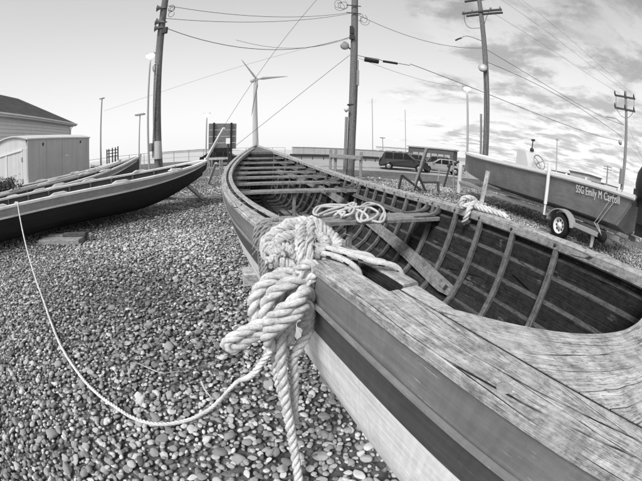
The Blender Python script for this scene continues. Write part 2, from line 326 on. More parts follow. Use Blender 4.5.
class MB:
    def __init__(s): s.V = []; s.F = []; s.U = []; s.MI = []; s.S = []; s.nv = 0
    def add(s, V, F, U=None, mi=0, smooth=False):
        V = np.asarray(V, float).reshape(-1, 3); s.V.append(V); o = s.nv; s.nv += len(V)
        for k, f in enumerate(F):
            s.F.append([i + o for i in f])
            if U is None:                            # box mapping in metres
                p = V[list(f)]; n = np.abs(np.cross(p[1] - p[0], p[2] - p[0])); d = int(n.argmax()); ij = [i for i in (0, 1, 2) if i != d]
                s.U.append([(q[ij[0]], q[ij[1]]) for q in p])
            else: s.U.append(U[k])
            s.MI.append(mi if isinstance(mi, int) else mi[k]); s.S.append(smooth)
        return s
    def loft(s, Rg, closed=True, caps=True, mi=0, smooth=False, uoff=0.0, uvf=None):
        Rg = np.asarray(Rg, float); n, m, _ = Rg.shape
        cen = Rg.mean(1); us = np.r_[0, np.cumsum(np.linalg.norm(np.diff(cen, axis=0), axis=1))] + uoff
        k0 = n // 2; per = np.linalg.norm(np.roll(Rg[k0], -1, 0) - Rg[k0], axis=1); vs_ = np.r_[0, np.cumsum(per)]
        F = []; U = []; MI = []; mm = m if closed else m - 1
        for i in range(n - 1):
            for j in range(mm):
                j2 = (j + 1) % m
                F.append((i * m + j, i * m + j2, (i + 1) * m + j2, (i + 1) * m + j))
                U.append([(us[i], vs_[j]), (us[i], vs_[j + 1]), (us[i + 1], vs_[j + 1]), (us[i + 1], vs_[j])])
                MI.append(mi if isinstance(mi, int) else mi[j])
        if uvf: G = Rg.reshape(-1, 3); U = [[uvf(*G[i]) for i in f] for f in F]
        s.add(Rg.reshape(-1, 3), F, U, MI, smooth)
        if caps and closed:
            for i, idx in ((0, list(range(m))[::-1]), (n - 1, list(range(m)))):
                V = Rg[i][idx]; s.add(V, [list(range(m))], None, MI[0] if MI else 0, False)
        return s
    def box(s, c, size, M=None, mi=0, uax=None):
        hx, hy, hz = np.asarray(size) / 2; x = np.array([[a, b, d] for a in (-hx, hx) for b in (-hy, hy) for d in (-hz, hz)])
        F = [(0, 1, 3, 2), (4, 6, 7, 5), (0, 4, 5, 1), (2, 3, 7, 6), (0, 2, 6, 4), (1, 5, 7, 3)]
        U = []; la = int(np.argmax(size)) if uax is None else uax
        for f in F:
            p = x[list(f)]; nn = np.abs(np.cross(p[1] - p[0], p[2] - p[0])); d = int(nn.argmax()); ij = [i for i in (0, 1, 2) if i != d]
            if la in ij: ij = [la] + [i for i in ij if i != la]
            U.append([(q[ij[0]], q[ij[1]]) for q in p])
        if M is not None: x = x @ np.asarray(M, float).T
        return s.add(x + np.asarray(c, float), F, U, mi)
    def beam(s, a, b, w, h, up=(0, 0, 1), mi=0, ch=0.12):
        """a chamfered timber from a to b"""
        a = np.asarray(a, float); b = np.asarray(b, float); d = b - a; d /= np.linalg.norm(d)
        x = np.cross(d, up)
        if np.linalg.norm(x) < 1e-3: x = np.cross(d, (1, 0, 0))
        x /= np.linalg.norm(x); y = np.cross(x, d)
        k = min(w, h) * ch; q = [(-w / 2 + k, -h / 2), (w / 2 - k, -h / 2), (w / 2, -h / 2 + k), (w / 2, h / 2 - k), (w / 2 - k, h / 2), (-w / 2 + k, h / 2), (-w / 2, h / 2 - k), (-w / 2, -h / 2 + k)]
        return s.loft([[p + x * u + y * v for u, v in q] for p in (a, b)], mi=mi)
    def tube(s, pts, r, n=10, step=None, mi=0, smooth=True, caps=True):
        if step is None: P = np.asarray(pts, float)
        else: P, _ = catmull(pts, step)
        T, A, B = frames(P); r = np.full(len(P), r) if np.isscalar(r) else np.interp(np.linspace(0, 1, len(P)), np.linspace(0, 1, len(r)), r)
        th = np.linspace(0, 2 * np.pi, n, endpoint=False)
        Rg = P[:, None] + r[:, None, None] * (np.cos(th)[None, :, None] * A[:, None] + np.sin(th)[None, :, None] * B[:, None])
        return s.loft(Rg, caps=caps, mi=mi, smooth=smooth)
    def lathe(s, prof, c, axis=(0, 0, 1), n=20, mi=0, smooth=True, caps=True):
        ax = np.asarray(axis, float); ax /= np.linalg.norm(ax); a = np.cross(ax, (0, 0, 1) if abs(ax[2]) < .9 else (1, 0, 0)); a /= np.linalg.norm(a); b = np.cross(ax, a)
        th = np.linspace(0, 2 * np.pi, n, endpoint=False); c = np.asarray(c, float)
        return s.loft([[c + ax * h + r * (a * math.cos(q) + b * math.sin(q)) for q in th] for r, h in prof], mi=mi, smooth=smooth, caps=caps)
    def rope(s, pts, r, lay=3.4, n=7, strands=3, mi=0, ends=True, jitter=0.0, phase=0.0):
        """a laid rope: three strands twisted round each other"""
        lay_len = lay * 2 * r; P, d = catmull(pts, lay_len / 11); T, A, B = frames(P)
        if jitter:
            P = P + (A * np.interp(d, d[::6], rng.normal(0, jitter, len(d[::6])))[:, None]) + (B * np.interp(d, d[::6], rng.normal(0, jitter, len(d[::6])))[:, None])
        rs = r * 0.555; ro = r * 0.56; th = np.linspace(0, 2 * np.pi, n, endpoint=False)
        for k in range(strands):
            ph = phase + 2 * np.pi * k / strands + 2 * np.pi * d / lay_len
            C = P + ro * (np.cos(ph)[:, None] * A + np.sin(ph)[:, None] * B)
            T2, A2, B2 = frames(C)
            s.loft(C[:, None] + rs * (np.cos(th)[None, :, None] * A2[:, None] + np.sin(th)[None, :, None] * B2[:, None]), mi=mi, smooth=True)
        return s
    def bundle(s, pts, Rr, n=9, r=0.006, twist=2.0, mi=0):
        """an opened-out rope: loose parallel yarns"""
        P, d = catmull(pts, 0.012); T, A, B = frames(P)
        for k in range(n):
            q = Rr * math.sqrt((k + .4) / n); ph = k * 2.4 + twist * d * 6.28 / max(d[-1], .1) + np.interp(d, d[::5], rng.normal(0, .25, len(d[::5])))
            qq = q * (1 + np.interp(d, d[::5], rng.normal(0, .12, len(d[::5]))))
            C = P + (qq * np.cos(ph))[:, None] * A + (qq * np.sin(ph))[:, None] * B
            s.tube(C, r * random.uniform(.8, 1.25), 6, mi=mi)
        return s
    def build(s, name, mats, parent=None, loc=None):
        V = np.vstack(s.V); me = bpy.data.meshes.new(name); ln = np.array([len(f) for f in s.F], np.int32)
        me.vertices.add(len(V)); me.vertices.foreach_set('co', V.astype(np.float32).ravel())
        me.loops.add(int(ln.sum())); me.polygons.add(len(ln))
        me.loops.foreach_set('vertex_index', np.fromiter((i for f in s.F for i in f), np.int32))
        me.polygons.foreach_set('loop_start', np.r_[0, np.cumsum(ln)[:-1]].astype(np.int32))
        me.update(calc_edges=True)
        me.polygons.foreach_set('use_smooth', np.array(s.S, bool)); me.polygons.foreach_set('material_index', np.array(s.MI, np.int32))
        uv = me.uv_layers.new(name='UVMap'); uv.data.foreach_set('uv', np.array([c for f in s.U for q in f for c in q], np.float32))
        for m in (mats if isinstance(mats, (list, tuple)) else [mats]): me.materials.append(MATS[m])
        me.validate(); me.update()
        o = bpy.data.objects.new(name, me); col.objects.link(o)
        if parent is not None: o.parent = parent
        if loc is not None: o.location = loc
        return o
def tag(o, label=None, cat=None, group=None, kind=None):
    for k, v in (('label', label), ('category', cat), ('group', group), ('kind', kind)):
        if v: o[k] = v
    return o
def thing(name, label, cat, loc=(0, 0, 0), rz=0.0, group=None):
    o = bpy.data.objects.new(name, None); col.objects.link(o); o.empty_display_size = .2; o.location = loc; o.rotation_euler = (0, 0, rz)
    return tag(o, label, cat, group)
def copy_tree(o, parent=None):
    c = o.copy(); col.objects.link(c); c.parent = parent
    for ch in o.children: copy_tree(ch, c)
    return c
def rotz(a): return np.array([[math.cos(a), -math.sin(a), 0], [math.sin(a), math.cos(a), 0], [0, 0, 1.0]])
def spl(k, v, t):
    k = np.asarray(k, float); v = np.asarray(v, float); n = len(k); h = np.diff(k); A = np.eye(n); r = np.zeros(n)
    for i in range(1, n - 1):
        A[i, i - 1] = h[i - 1]; A[i, i] = 2 * (h[i - 1] + h[i]); A[i, i + 1] = h[i]; r[i] = 6 * ((v[i + 1] - v[i]) / h[i] - (v[i] - v[i - 1]) / h[i - 1])
    m = np.linalg.solve(A, r); t = np.asarray(t, float); j = np.clip(np.searchsorted(k, t) - 1, 0, n - 2); a = k[j + 1] - t; b = t - k[j]; hh = h[j]
    return (m[j] * a ** 3 + m[j + 1] * b ** 3) / (6 * hh) + (v[j] / hh - m[j] * hh / 6) * a + (v[j + 1] / hh - m[j + 1] * hh / 6) * b

# ================================================================== SETTING
g = MB(); nx = 40
g.add([(-6000, -200, -0.012), (6000, -200, -0.012), (6000, 9000, -0.012), (-6000, 9000, -0.012)], [(0, 1, 2, 3)])
ground = tag(g.build('ground', 'ground_grit'), kind='structure')
g = MB(); g.add([(-6000, 48, 0.03), (-14, 46, 0.03), (-4, 110, 0.03), (60, 120, 0.03), (300, 400, 0.03), (6000, 420, 0.03), (6000, 8900, 0.03), (-6000, 8900, 0.03)], [(0, 1, 2, 3, 4, 5, 6, 7)])
tag(g.build('sea', 'sea_water'), kind='structure')
g = MB()                                                     # car park and road behind the boats, with a kerb
g.add([(-9, 23.2, 0.006), (75, 23.2 + 9, 0.006), (95, 62, 0.006), (-9, 52, 0.006)], [(0, 1, 2, 3)])
tag(g.build('road', 'asphalt'), kind='structure')
# far low hills across the water
def ridge(x0, x1, y, zs):
    xs = np.linspace(x0, x1, len(zs) * 6); z = np.interp(xs, np.linspace(x0, x1, len(zs)), zs) + rng.normal(0, max(zs) * .03, len(xs)); z[0] = z[-1] = 0
    m = MB(); k = len(xs)
    rows = [np.c_[xs, np.full(k, y + dy), np.maximum(z * f, -1)] for dy, f in ((-60, -.02), (-20, .7), (0, 1.0), (60, .5), (160, -.02))]
    return m.loft(np.array(rows).transpose(1, 0, 2), closed=False, smooth=True)
tag(ridge(-1500, -640, 2400, [2, 14, 20, 17, 24, 18, 9, 4]).build('hill', 'hill_far'), kind='structure')
tag(ridge(150, 1900, 2600, [4, 26, 30, 36, 28, 34, 30, 22, 26]).build('hill', 'hill_far'), kind='structure')

# ------------------------------------------------------------------ gravel: every stone is a lump of its own
def ico(sub):
    import bmesh
    b = bmesh.new(); bmesh.ops.create_icosphere(b, subdivisions=sub, radius=1.0); b.verts.ensure_lookup_table()
    V = np.array([v.co[:] for v in b.verts]); F = np.array([[v.index for v in f.verts] for f in b.faces]); b.free(); return V, F
def lumpy(V, seed):
    r = np.random.default_rng(seed); D = r.normal(0, 1, (6, 3)); D /= np.linalg.norm(D, axis=1)[:, None]; a = r.uniform(-.22, .17, 6)
    f = 1 + sum(a[i] * np.clip(V @ D[i], -.2, 1) ** 2 for i in range(6))
    W = V * f[:, None]
    for _ in range(7):                                # broken, flat faces
        d = r.normal(0, 1, 3); d /= np.linalg.norm(d); W = W - np.maximum(W @ d - r.uniform(.55, .92), 0)[:, None] * d * .9
    return W * np.array([1, r.uniform(.58, .90), r.uniform(.30, .52)])
BOAT_P0 = np.array([1.73357784, -1.48092987]); BOAT_PSI = -0.34466968; BOAT_L = 10.446645
bax = np.array([math.sin(BOAT_PSI), math.cos(BOAT_PSI)]); bpe = np.array([bax[1], -bax[0]])
def under_boat(X, Y):
    s = (X - BOAT_P0[0]) * bax[0] + (Y - BOAT_P0[1]) * bax[1]; y = (X - BOAT_P0[0]) * bpe[0] + (Y - BOAT_P0[1]) * bpe[1]
    return (np.abs(y) < 0.55 * np.sin(np.clip(s / BOAT_L, 0, 1) * np.pi) ** .6) & (s > 1.0) & (s < BOAT_L - .5)
def field(x0, x1, y0, y1, cell, dmin, dmax):
    nx, ny = int((x1 - x0) / cell), int((y1 - y0) / cell); X, Y = np.meshgrid(np.arange(nx), np.arange(ny)); X = X.ravel(); Y = Y.ravel()
    x = x0 + (X + .5 * (Y % 2) + rng.uniform(-.48, .48, X.size)) * cell; y = y0 + (Y + rng.uniform(-.48, .48, X.size)) * cell
    P = np.c_[x, y, np.zeros(x.size)]; px, py, d = project(P); h = np.hypot(x, y)
    fr = (P - CO) @ cf > 0
    k = (px > -14) & (px < PW + 14) & (py < PH + 22) & (h >= dmin) & (h < dmax) & fr & ~under_boat(x, y)
    # ground hidden inside or behind the near boat
    s = (x - BOAT_P0[0]) * bax[0] + (y - BOAT_P0[1]) * bax[1]; yy = (x - BOAT_P0[0]) * bpe[0] + (y - BOAT_P0[1]) * bpe[1]
    k &= ~((yy > 0) & (yy < 1.6) & (s > 0) & (s < 9))
    return x[k], y[k]
def lowfreq(x, y): return .5 + .25 * np.sin(x * 1.3 + 1.7 * np.sin(y * .9)) + .25 * np.sin(y * 1.9 + 1.3 * np.sin(x * 1.1 + 2))
def stones(x, y, rmean, big=0.0):
    n = x.size; r = rmean * np.exp(rng.normal(0, .30, n)); r = np.clip(r, rmean * .5, rmean * 1.8)
    a = rng.uniform(0, 2 * np.pi, n); tl = np.abs(rng.normal(0, .28, n)); ta = rng.uniform(0, 2 * np.pi, n)
    ca, sa = np.cos(a), np.sin(a); Z = np.zeros(n); O = np.ones(n)
    Rz = np.stack([ca, -sa, Z, sa, ca, Z, Z, Z, O], 1).reshape(n, 3, 3)
    kx, ky = np.cos(ta), np.sin(ta); ct, st = np.cos(tl), np.sin(tl)
    Rt = np.stack([ct + kx * kx * (1 - ct), kx * ky * (1 - ct), ky * st, kx * ky * (1 - ct), ct + ky * ky * (1 - ct), -kx * st, -ky * st, kx * st, ct], 1).reshape(n, 3, 3)
    M = (Rt @ Rz) * r[:, None, None]
    z = rng.uniform(-.1, .75, n) * r * .8
    tone = np.exp(rng.normal(math.log(.31), .50 if rmean < .029 else .36, n)); tone = np.where((rng.random(n) < (.035 if rmean < .029 else .012)) & (r < rmean * 1.25), rng.uniform(.42, .62, n), tone); tone = np.clip(tone * (.62 + .76 * lowfreq(x, y)), .05, .62)
    return M, np.c_[x, y, z], tone, r
def gravel_mesh(name, M, C, tone, sub, nvar=10):
    V0, F0 = ico(sub); Vs = []; Fs = []; Ts = []; o = 0; var = rng.integers(0, nvar, len(C))
    for v in range(nvar):
        k = var == v; B = lumpy(V0, 100 + v); W = np.einsum('nij,kj->nki', M[k], B) + C[k][:, None]
        n = W.shape[0]; Vs.append(W.reshape(-1, 3)); Fs.append((F0[None] + (np.arange(n) * len(B))[:, None, None] + o).reshape(-1, 3)); Ts.append(np.repeat(tone[k], len(B))); o += n * len(B)
    V = np.vstack(Vs).astype(np.float32); F = np.vstack(Fs).astype(np.int32); T = np.concatenate(Ts).astype(np.float32)
    me = bpy.data.meshes.new(name); me.vertices.add(len(V)); me.vertices.foreach_set('co', V.ravel()); me.loops.add(F.size); me.polygons.add(len(F))
    me.loops.foreach_set('vertex_index', F.ravel()); me.polygons.foreach_set('loop_start', np.arange(len(F), dtype=np.int32) * 3); me.update(calc_edges=True)
    me.polygons.foreach_set('use_smooth', np.ones(len(F), bool)); a = me.attributes.new('tone', 'FLOAT', 'POINT'); a.data.foreach_set('value', T)
    me.materials.append(MATS['stone']); o = bpy.data.objects.new(name, me); col.objects.link(o); return o
# three overlapping sizes near by
xs = []; ys = []; rs = []
parts = []
for cell, rm, keep in ((.033, .0178, 1.0), (.072, .027, .66), (.17, .035, .40)):
    x, y = field(-7.2, 4.0, -.2, 6.2, cell, 0.2, 6.0)
    k = rng.random(x.size) < keep * (np.where(np.hypot(x, y) < 2.6, 1.0, .85)); x, y = x[k], y[k]
    # the strip nearest the camera is sandier: fewer small stones there
    if cell < .05: k = rng.random(x.size) < np.clip((np.hypot(x, y) - .45) * 1.6, .72, 1); x, y = x[k], y[k]
    parts.append(stones(x, y, rm))
M, C, tone, rr = [np.concatenate([p[i] for p in parts]) for i in range(4)]
px, py, dd = project(C); shown = (px > 0) & (px < PW) & (py < PH) & ~((px > 300) & (py < 330))
score = np.where(shown, rr / dd, 0); top = np.argsort(-score)[:300]; rest = np.ones(len(C), bool); rest[top] = False
V0, F0 = ico(3); VAR = []
for v in range(30):
    me = bpy.data.meshes.new('pebble'); me.from_pydata(lumpy(V0, 300 + v).tolist(), [], F0.tolist()); me.polygons.foreach_set('use_smooth', np.ones(len(F0), bool))
    a = me.attributes.new('tone', 'FLOAT', 'POINT'); q = float(np.quantile(tone[top], (v + .5) / 30)); a.data.foreach_set('value', np.full(len(V0), q, np.float32)); me.materials.append(MATS['stone']); VAR.append((q, me))
order = np.argsort(tone[top])
for rank, j in enumerate(order):
    i = top[j]; o = bpy.data.objects.new('pebble', VAR[min(29, rank // 10)][1]); col.objects.link(o); o.parent = ground
    m4 = Matrix.Identity(4)
    for a in range(3):
        for b in range(3): m4[a][b] = M[i][a, b]
        m4[a][3] = C[i][a]
    o.matrix_basis = m4
tag(gravel_mesh('gravel', M[rest], C[rest], tone[rest], 2), 'grey beach pebbles covering the ground around the near boat', 'gravel', kind='stuff')
parts = []
for (x0, x1, y0, y1, cell, rm, a, b) in ((-13, 10, 2, 11, .062, .030, 6.0, 10.5), (-16, 15, 6, 19, .105, .050, 10.5, 18)):
    x, y = field(x0, x1, y0, y1, cell, a, b); parts.append(stones(x, y, rm))
M, C, tone, rr = [np.concatenate([p[i] for p in parts]) for i in range(4)]
print('stones', len(rest), len(C))
tag(gravel_mesh('gravel', M, C, tone, 1), 'grey gravel further off between and behind the boats', 'gravel', kind='stuff')

# ================================================================== LAPSTRAKE BOATS
def lap_boat(root, cfg):
    """clinker hull in the local frame of root: x from the near end (0) to the far end (L), +y = the camera side, z up"""
    L = cfg['L']; hbk = cfg['hb']; shk = cfg['sh']; NS = cfg.get('strakes', 9); TH = cfg.get('th', .014)
    hb = lambda s: np.maximum(spl(hbk[0], hbk[1], np.asarray(s) / L), .022)
    sh = lambda s: spl(shk[0], shk[1], np.asarray(s) / L)
    kz = lambda s: cfg['kz'] + cfg.get('krise', .5) * np.maximum(0, np.abs(2 * np.asarray(s) / L - 1) - cfg.get('kstart', .62)) ** 2 / (1 - cfg.get('kstart', .62)) ** 2
    n0, n1 = cfg.get('fullness', (.16, .28)); nn = lambda s: n0 + (n1 - n0) * np.abs(2 * np.asarray(s) / L - 1) ** 2.2
    hh = np.linspace(0, 1, 160) ** 1.8
    def section(s):
        y = float(hb(s)) * hh ** float(nn(s)); z = float(kz(s)) + (float(sh(s)) - float(kz(s))) * hh
        a = np.r_[0, np.cumsum(np.hypot(np.diff(y), np.diff(z)))]; return y, z, a / a[-1], a[-1]
    cache = {}
    def surf(s, f, off=0.0):
        """point on the hull skin: f = 0 at the sheer, 1 at the keel; off = outward offset"""
        key = round(s, 4)
        if key not in cache: cache[key] = section(s)
        y, z, a, ln = cache[key]; q = 1 - np.asarray(f)
        Y = np.interp(q, a, y); Z = np.interp(q, a, z); e = .012
        dy = np.interp(np.clip(q + e, 0, 1), a, y) - np.interp(np.clip(q - e, 0, 1), a, y); dz = np.interp(np.clip(q + e, 0, 1), a, z) - np.interp(np.clip(q - e, 0, 1), a, z)
        m = np.hypot(dy, dz) + 1e-9; return Y + off * dz / m, Z - off * dy / m
    def inner_y(s, z):
        y, zz, a, ln = section(s); return float(np.interp(z, zz, y)) - TH
    S = L * (np.sin((np.linspace(0, 1, cfg.get('stations', 64)) - .5) * np.pi) * .5 + .5) * .985 + L * .0075
    fe = np.linspace(0, 1, NS + 1)
    if 'fe' in cfg: fe = np.array(cfg['fe'])
    for sg in (1, -1):
        for k in range(NS):
            lap = .16 / NS if k < NS - 1 else 0; u = np.array([0, .13, .4, .7, 1.0]); f = fe[k] + (min(1, fe[k + 1] + lap) - fe[k]) * u; tin = np.array([.012, TH, .85 * TH, .6 * TH, .012]); ring = []
            for s in S:
                tf = min(1, s / .5, (L - s) / .5); o = (u * .013 + .001) * tf
                Yo, Zo = surf(s, f, o); Yi, Zi = surf(s, f, o - tin * tf - .004 * (1 - tf))
                ring.append([(s, sg * max(a, .004), b) for a, b in zip(Yo, Zo)] + [(s, sg * max(a, .003), b) for a, b in zip(Yi[::-1], Zi[::-1])])
            ring = np.array(ring)
            if sg < 0: ring = ring[:, ::-1]
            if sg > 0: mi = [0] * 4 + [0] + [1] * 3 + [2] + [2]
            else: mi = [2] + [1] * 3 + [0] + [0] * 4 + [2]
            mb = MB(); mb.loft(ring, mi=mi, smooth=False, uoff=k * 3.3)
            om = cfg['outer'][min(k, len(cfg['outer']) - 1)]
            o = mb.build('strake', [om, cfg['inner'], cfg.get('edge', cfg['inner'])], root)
            for p in o.data.polygons: p.use_smooth = True
            try:
                o.data.set_sharp_from_angle(angle=R(40))
            except Exception: pass
    # keel and stems
    mb = MB(); ks = np.linspace(.02 * L, .98 * L, 40)
    mb.loft([[(s, a, float(kz(s)) + b) for a, b in ((-.03, -.07), (.03, -.07), (.03, .03), (-.03, .03))] for s in ks]); mb.build('keel', cfg.get('keelmat', cfg['outer'][-1]), root)
    for e, s0 in ((-1, 0.0), (1, L)):
        z0, z1 = float(kz(s0)), float(sh(s0)) + cfg.get('stemup', .06)
        mb = MB(); zs = np.linspace(z0 - .05, z1, 14); bow = .05
        mb.loft([[(s0 + e * (a - bow * (1 - ((z - z0) / (z1 - z0)) ** 2)), b * (1 - .35 * (a > 0)), z) for a, b in ((-.09, -.035), (.05, -.022), (.05, .022), (-.09, .035))] for z in zs])
        mb.build('stem', cfg.get('stemmat', 'rail_wood'), root)
    return dict(hb=hb, sh=sh, kz=kz, surf=surf, inner_y=inner_y, L=L, TH=TH)

def along(mb, s, y0, y1, z0, z1, ch=.006, mi=0):
    """a chamfered rail whose corners are functions sampled at stations s"""
    y0, y1, z0, z1 = [np.broadcast_to(np.asarray(q, float), s.shape) for q in (y0, y1, z0, z1)]
    Rg = []
    for i in range(len(s)):
        a, b = sorted((y0[i], y1[i])); c, d = z0[i], z1[i]; k = min(ch, (b - a) * .3, (d - c) * .3)
        Rg.append([(s[i], a + k, c), (s[i], b - k, c), (s[i], b, c + k), (s[i], b, d - k), (s[i], b - k, d), (s[i], a + k, d), (s[i], a, d - k), (s[i], a, c + k)])
    return mb.loft(Rg, mi=mi)

def rib(root, H, s, sg, w, dpt, mat, f0=.0, f1=.96, n=13):
    mb = MB(); Rg = []
    for f in np.linspace(f0, f1, n):
        ya, za = H['surf'](s, f, -H['TH'] - .004); yb, zb = H['surf'](s, f, -H['TH'] - dpt)
        ya, za, yb, zb = float(ya), float(za), float(yb), float(zb); k = w * .14
        Rg.append([(s - w / 2, sg * ya, za), (s - w / 2, sg * (yb + .004), zb), (s - w / 2 + k, sg * yb, zb), (s + w / 2 - k, sg * yb, zb), (s + w / 2, sg * (yb + .004), zb), (s + w / 2, sg * ya, za)])
    Rg = np.array(Rg)
    if sg > 0: Rg = Rg[:, ::-1]
    mb.loft(Rg); return mb.build('rib', mat, root)

# ------------------------------------------------------------------ the near boat
near = thing('rowing_boat', 'large weathered open wooden rowing boat with ribs and thwarts, bow beside the camera', 'rowing boat', (BOAT_P0[0], BOAT_P0[1], 0), math.atan2(bax[1], bax[0]))
CFG = dict(L=BOAT_L, hb=([0, .06, .14, .25, .4, .55, .7, .82, .92, 1.0], [.022, .334, .627, .795, .984, 1.034, .961, .738, .378, .0]),
           sh=([0, .15, .35, .6, .8, 1.0], [1.128, 1.095, 1.048, 1.027, 1.202, 1.585]), kz=.15, fullness=(.19, .04), strakes=9, th=.032, edge='ledge_wood',
           fe=[0, .080, .165, .28, .39, .50, .61, .73, .86, 1.0],
           outer=['paint_grey', 'paint_slate', 'paint_white'], inner='inside_wood', keelmat='dark_timber', stations=90)
H = lap_boat(near, CFG); L = BOAT_L
S = np.linspace(.35, L - .06, 110)
# +y is the camera side: outwale and inwale with an open slot between; far side: one thick rail
wo = lambda s: np.interp(s, [0, 2.4, 2.9, 4.2, 6, L], [.092, .092, .092, .075, .062, .05])
gp = lambda s: np.interp(s, [0, 2.60, 2.70, 2.95, 3.3, 6, L], [.062, .062, .075, .07, .042, .032, .02])
iw = .055
hbS, shS = H['hb'](S), H['sh'](S)
mb = MB(); along(mb, S, np.maximum(hbS - wo(S), .0), hbS + .010, shS - .010, shS + .028, .008); mb.build('outwale', 'gunwale_wood', near)
S2 = np.linspace(2.65, L - .5, 90); h2 = H['hb'](S2); z2 = H['sh'](S2); y2 = h2 - wo(S2) - gp(S2)
mb = MB(); along(mb, S2, np.maximum(y2 - iw, .0), np.maximum(y2, .02), z2 - .045, z2 + .024, .006, [0, 1, 1, 0, 0, 0, 0, 0]); mb.build('inwale', ['gunwale_wood', 'inside_wood'], near)  # slot-side face coloured dark: grime plus the slot's deep shade put into the wood
mb = MB(); S3 = np.linspace(1.9, L - .06, 100); h3 = H['hb'](S3); z3 = H['sh'](S3)
along(mb, S3, -(h3 + .018), -np.maximum(h3 - .085, 0), z3 - .072, z3 + .004, .012); mb.build('gunwale_rail', 'rail_wood', near)
mb = MB(); S4 = np.linspace(.35, 1.9, 20); h4 = H['hb'](S4); z4 = H['sh'](S4); along(mb, S4, -(h4 + .018), -(h4 - .12), z4 - .062, z4 + .004, .012); mb.build('gunwale_rail', 'gunwale_wood', near)
# rub strip low on the sheer strake
for sg in (1, -1):
    mb = MB(); Rg = []
    for s in np.linspace(.3, L - .15, 90):
        q = []
        for f, o in ((.076, .016), (.077, .026), (.082, .029), (.087, .026), (.088, .016)):
            a, b = H['surf'](s, f, o); q.append((s, sg * float(a), float(b)))
        Rg.append(q if sg > 0 else q[::-1])
    mb.loft(Rg); mb.build('rub_strip', 'paint_grey', near)
# foredeck: two planks a side following the gunwale, then the curved inner piece with its U-shaped edge
def u_edge(s): return .59 * np.clip((s - 2.055) / .433, 0, 1) ** (1 / 2.6) if s < 2.48 else .588
vv = np.linspace(0, 1, 26); s_in = np.r_[np.linspace(.25, 2.03, 18), 2.055 + .425 * (vv ** 2.6), 2.52, 2.56, 2.60, 2.645]
def deck_piece(ya, yb, sg, mat, name, lift=0.0):
    """strip of deck between lateral edges ya(s) (inner) and yb(s) (outer)"""
    mb = MB(); Rg = []
    for s in (s_in if sg > 0 else np.linspace(.25, 2.05, 20)):
        b = float(H['hb'](s)) - float(wo(s)); i0, i1 = float(ya(s, b)), float(yb(s, b)); i1 = max(i1, .006); i0 = min(i0, i1 - .004)
        cam_ = lambda y: float(H['sh'](s)) + lift + .022 * (1 - (y / max(b + .1, .15)) ** 2) + .004
        ys = np.linspace(i0, i1, 7); top = [(s, sg * y, cam_(y)) for y in ys]; bot = [(s, sg * y, cam_(y) - .045) for y in ys[::-1]]
        top[0] = (s, sg * (i0 + .001), top[0][2] - .0015); top[-1] = (s, sg * (i1 - .001), top[-1][2] - .0015)
        Rg.append((top + bot) if sg < 0 else (top + bot)[::-1])
    uvf = (lambda x, y, z: (x, y)) if name == 'deck_plank' else (lambda x, y, z: (y * 1.0 + x * .4, (2.055 + .433 * min(1.5, abs(y) / .59) ** 2.6 - x) / math.sqrt(1 + (1.91 * min(1.5, abs(y) / .59) ** 1.6) ** 2)))
    mb.loft(np.array(Rg), uvf=uvf); o = mb.build(name, mat, near); return o
w1, w2 = .052, .050
for sg in (1, -1):
    deck_piece(lambda s, b: b - w1, lambda s, b: b - .006, sg, 'gunwale_wood', 'deck_plank')
    deck_piece(lambda s, b: max(u_edge(s), .004) if u_edge(s) < b - w1 - .006 else b - w1 - .008, lambda s, b: b - w1 - .006, sg, 'breasthook_wood', 'breasthook', .0)
# dark caulking in the deck seams
for sg in (1, -1):
    deck_piece(lambda s, b: b - w1 - .012, lambda s, b: b - w1 + .006, sg, 'inside_wood', 'caulking', -.0035)
    deck_piece(lambda s, b: b - .012, lambda s, b: b + .004, sg, 'inside_wood', 'caulking', -.0035)
# bolts in the rails
def bolt(P, ax, r=.011):
    mb = MB(); mb.lathe([(r * 1.5, 0), (r * 1.5, .003), (r, .0045), (r, .010), (r * .6, .012)], P, ax, 8); return mb.build('bolt', 'iron', near)
RIBS = [2.87, 3.30, 3.69, 4.04, 4.41, 4.67, 4.93] + list(np.arange(5.19, L - .55, .245))
for s in RIBS:
    for sg in (1, -1):
        if sg > 0 and s < 2.7: continue
        rib(near, H, s, sg, .042 if s < 4.7 else .034, .040, 'rib_wood', .045 if sg < 0 else .03, .97)
for s in RIBS[:14]:
    h_ = float(H['hb'](s)); bolt((s + .01, -(h_ - .085), float(H['sh'](s)) - .034), (0, 1, 0), .0075)
for s in (2.18, 2.62, 3.6, 4.4): mb = MB(); mb.lathe([(.016, -.004), (.016, .0012), (.013, .0018), (.0, .0016)], (s, float(H['hb'](s)) - .018, float(H['sh'](s)) + .028), (0, 0, 1), 14); mb.build('plug', 'plug_wood', near)
# rib heads that bridge the slot on the camera side
for s in RIBS:
    if 2.9 < s < L - .8:
        h_ = float(H['hb'](s)); a = h_ - float(wo(s)); b = a - float(gp(s)); mb = MB(); mb.box((s, (a + b) / 2, float(H['sh'](s)) - .012), (.038, a - b + .004, .05)); mb.build('spacer', 'rib_wood', near)
# stringers on both sides
for sg in (1, -1):
    for (sa, sb, za, slope, hgt) in ((3.70, 9.4, .375, .098, .10), (4.9, L - .9, .80, .012, .045)):
        mb = MB(); Rg = []
        for s in np.linspace(sa, sb, 46):
            z = za + slope * (s - sa)
            if za > .7: z = float(H['sh'](s)) - .22
            taper = min(1, .35 + (s - sa) / .25)
            q = [(H['inner_y'](s, z + d) - o, z + d) for d, o in ((-hgt / 2 * taper, .042), (hgt / 2, .042), (hgt / 2, .070), (-hgt / 2 * taper, .070))]
            q = [(s, sg * a, b) for a, b in q]; Rg.append(q if sg < 0 else q[::-1])
        mb.loft(Rg); mb.build('stringer', 'thwart_wood' if za < .7 else 'rib_wood', near)
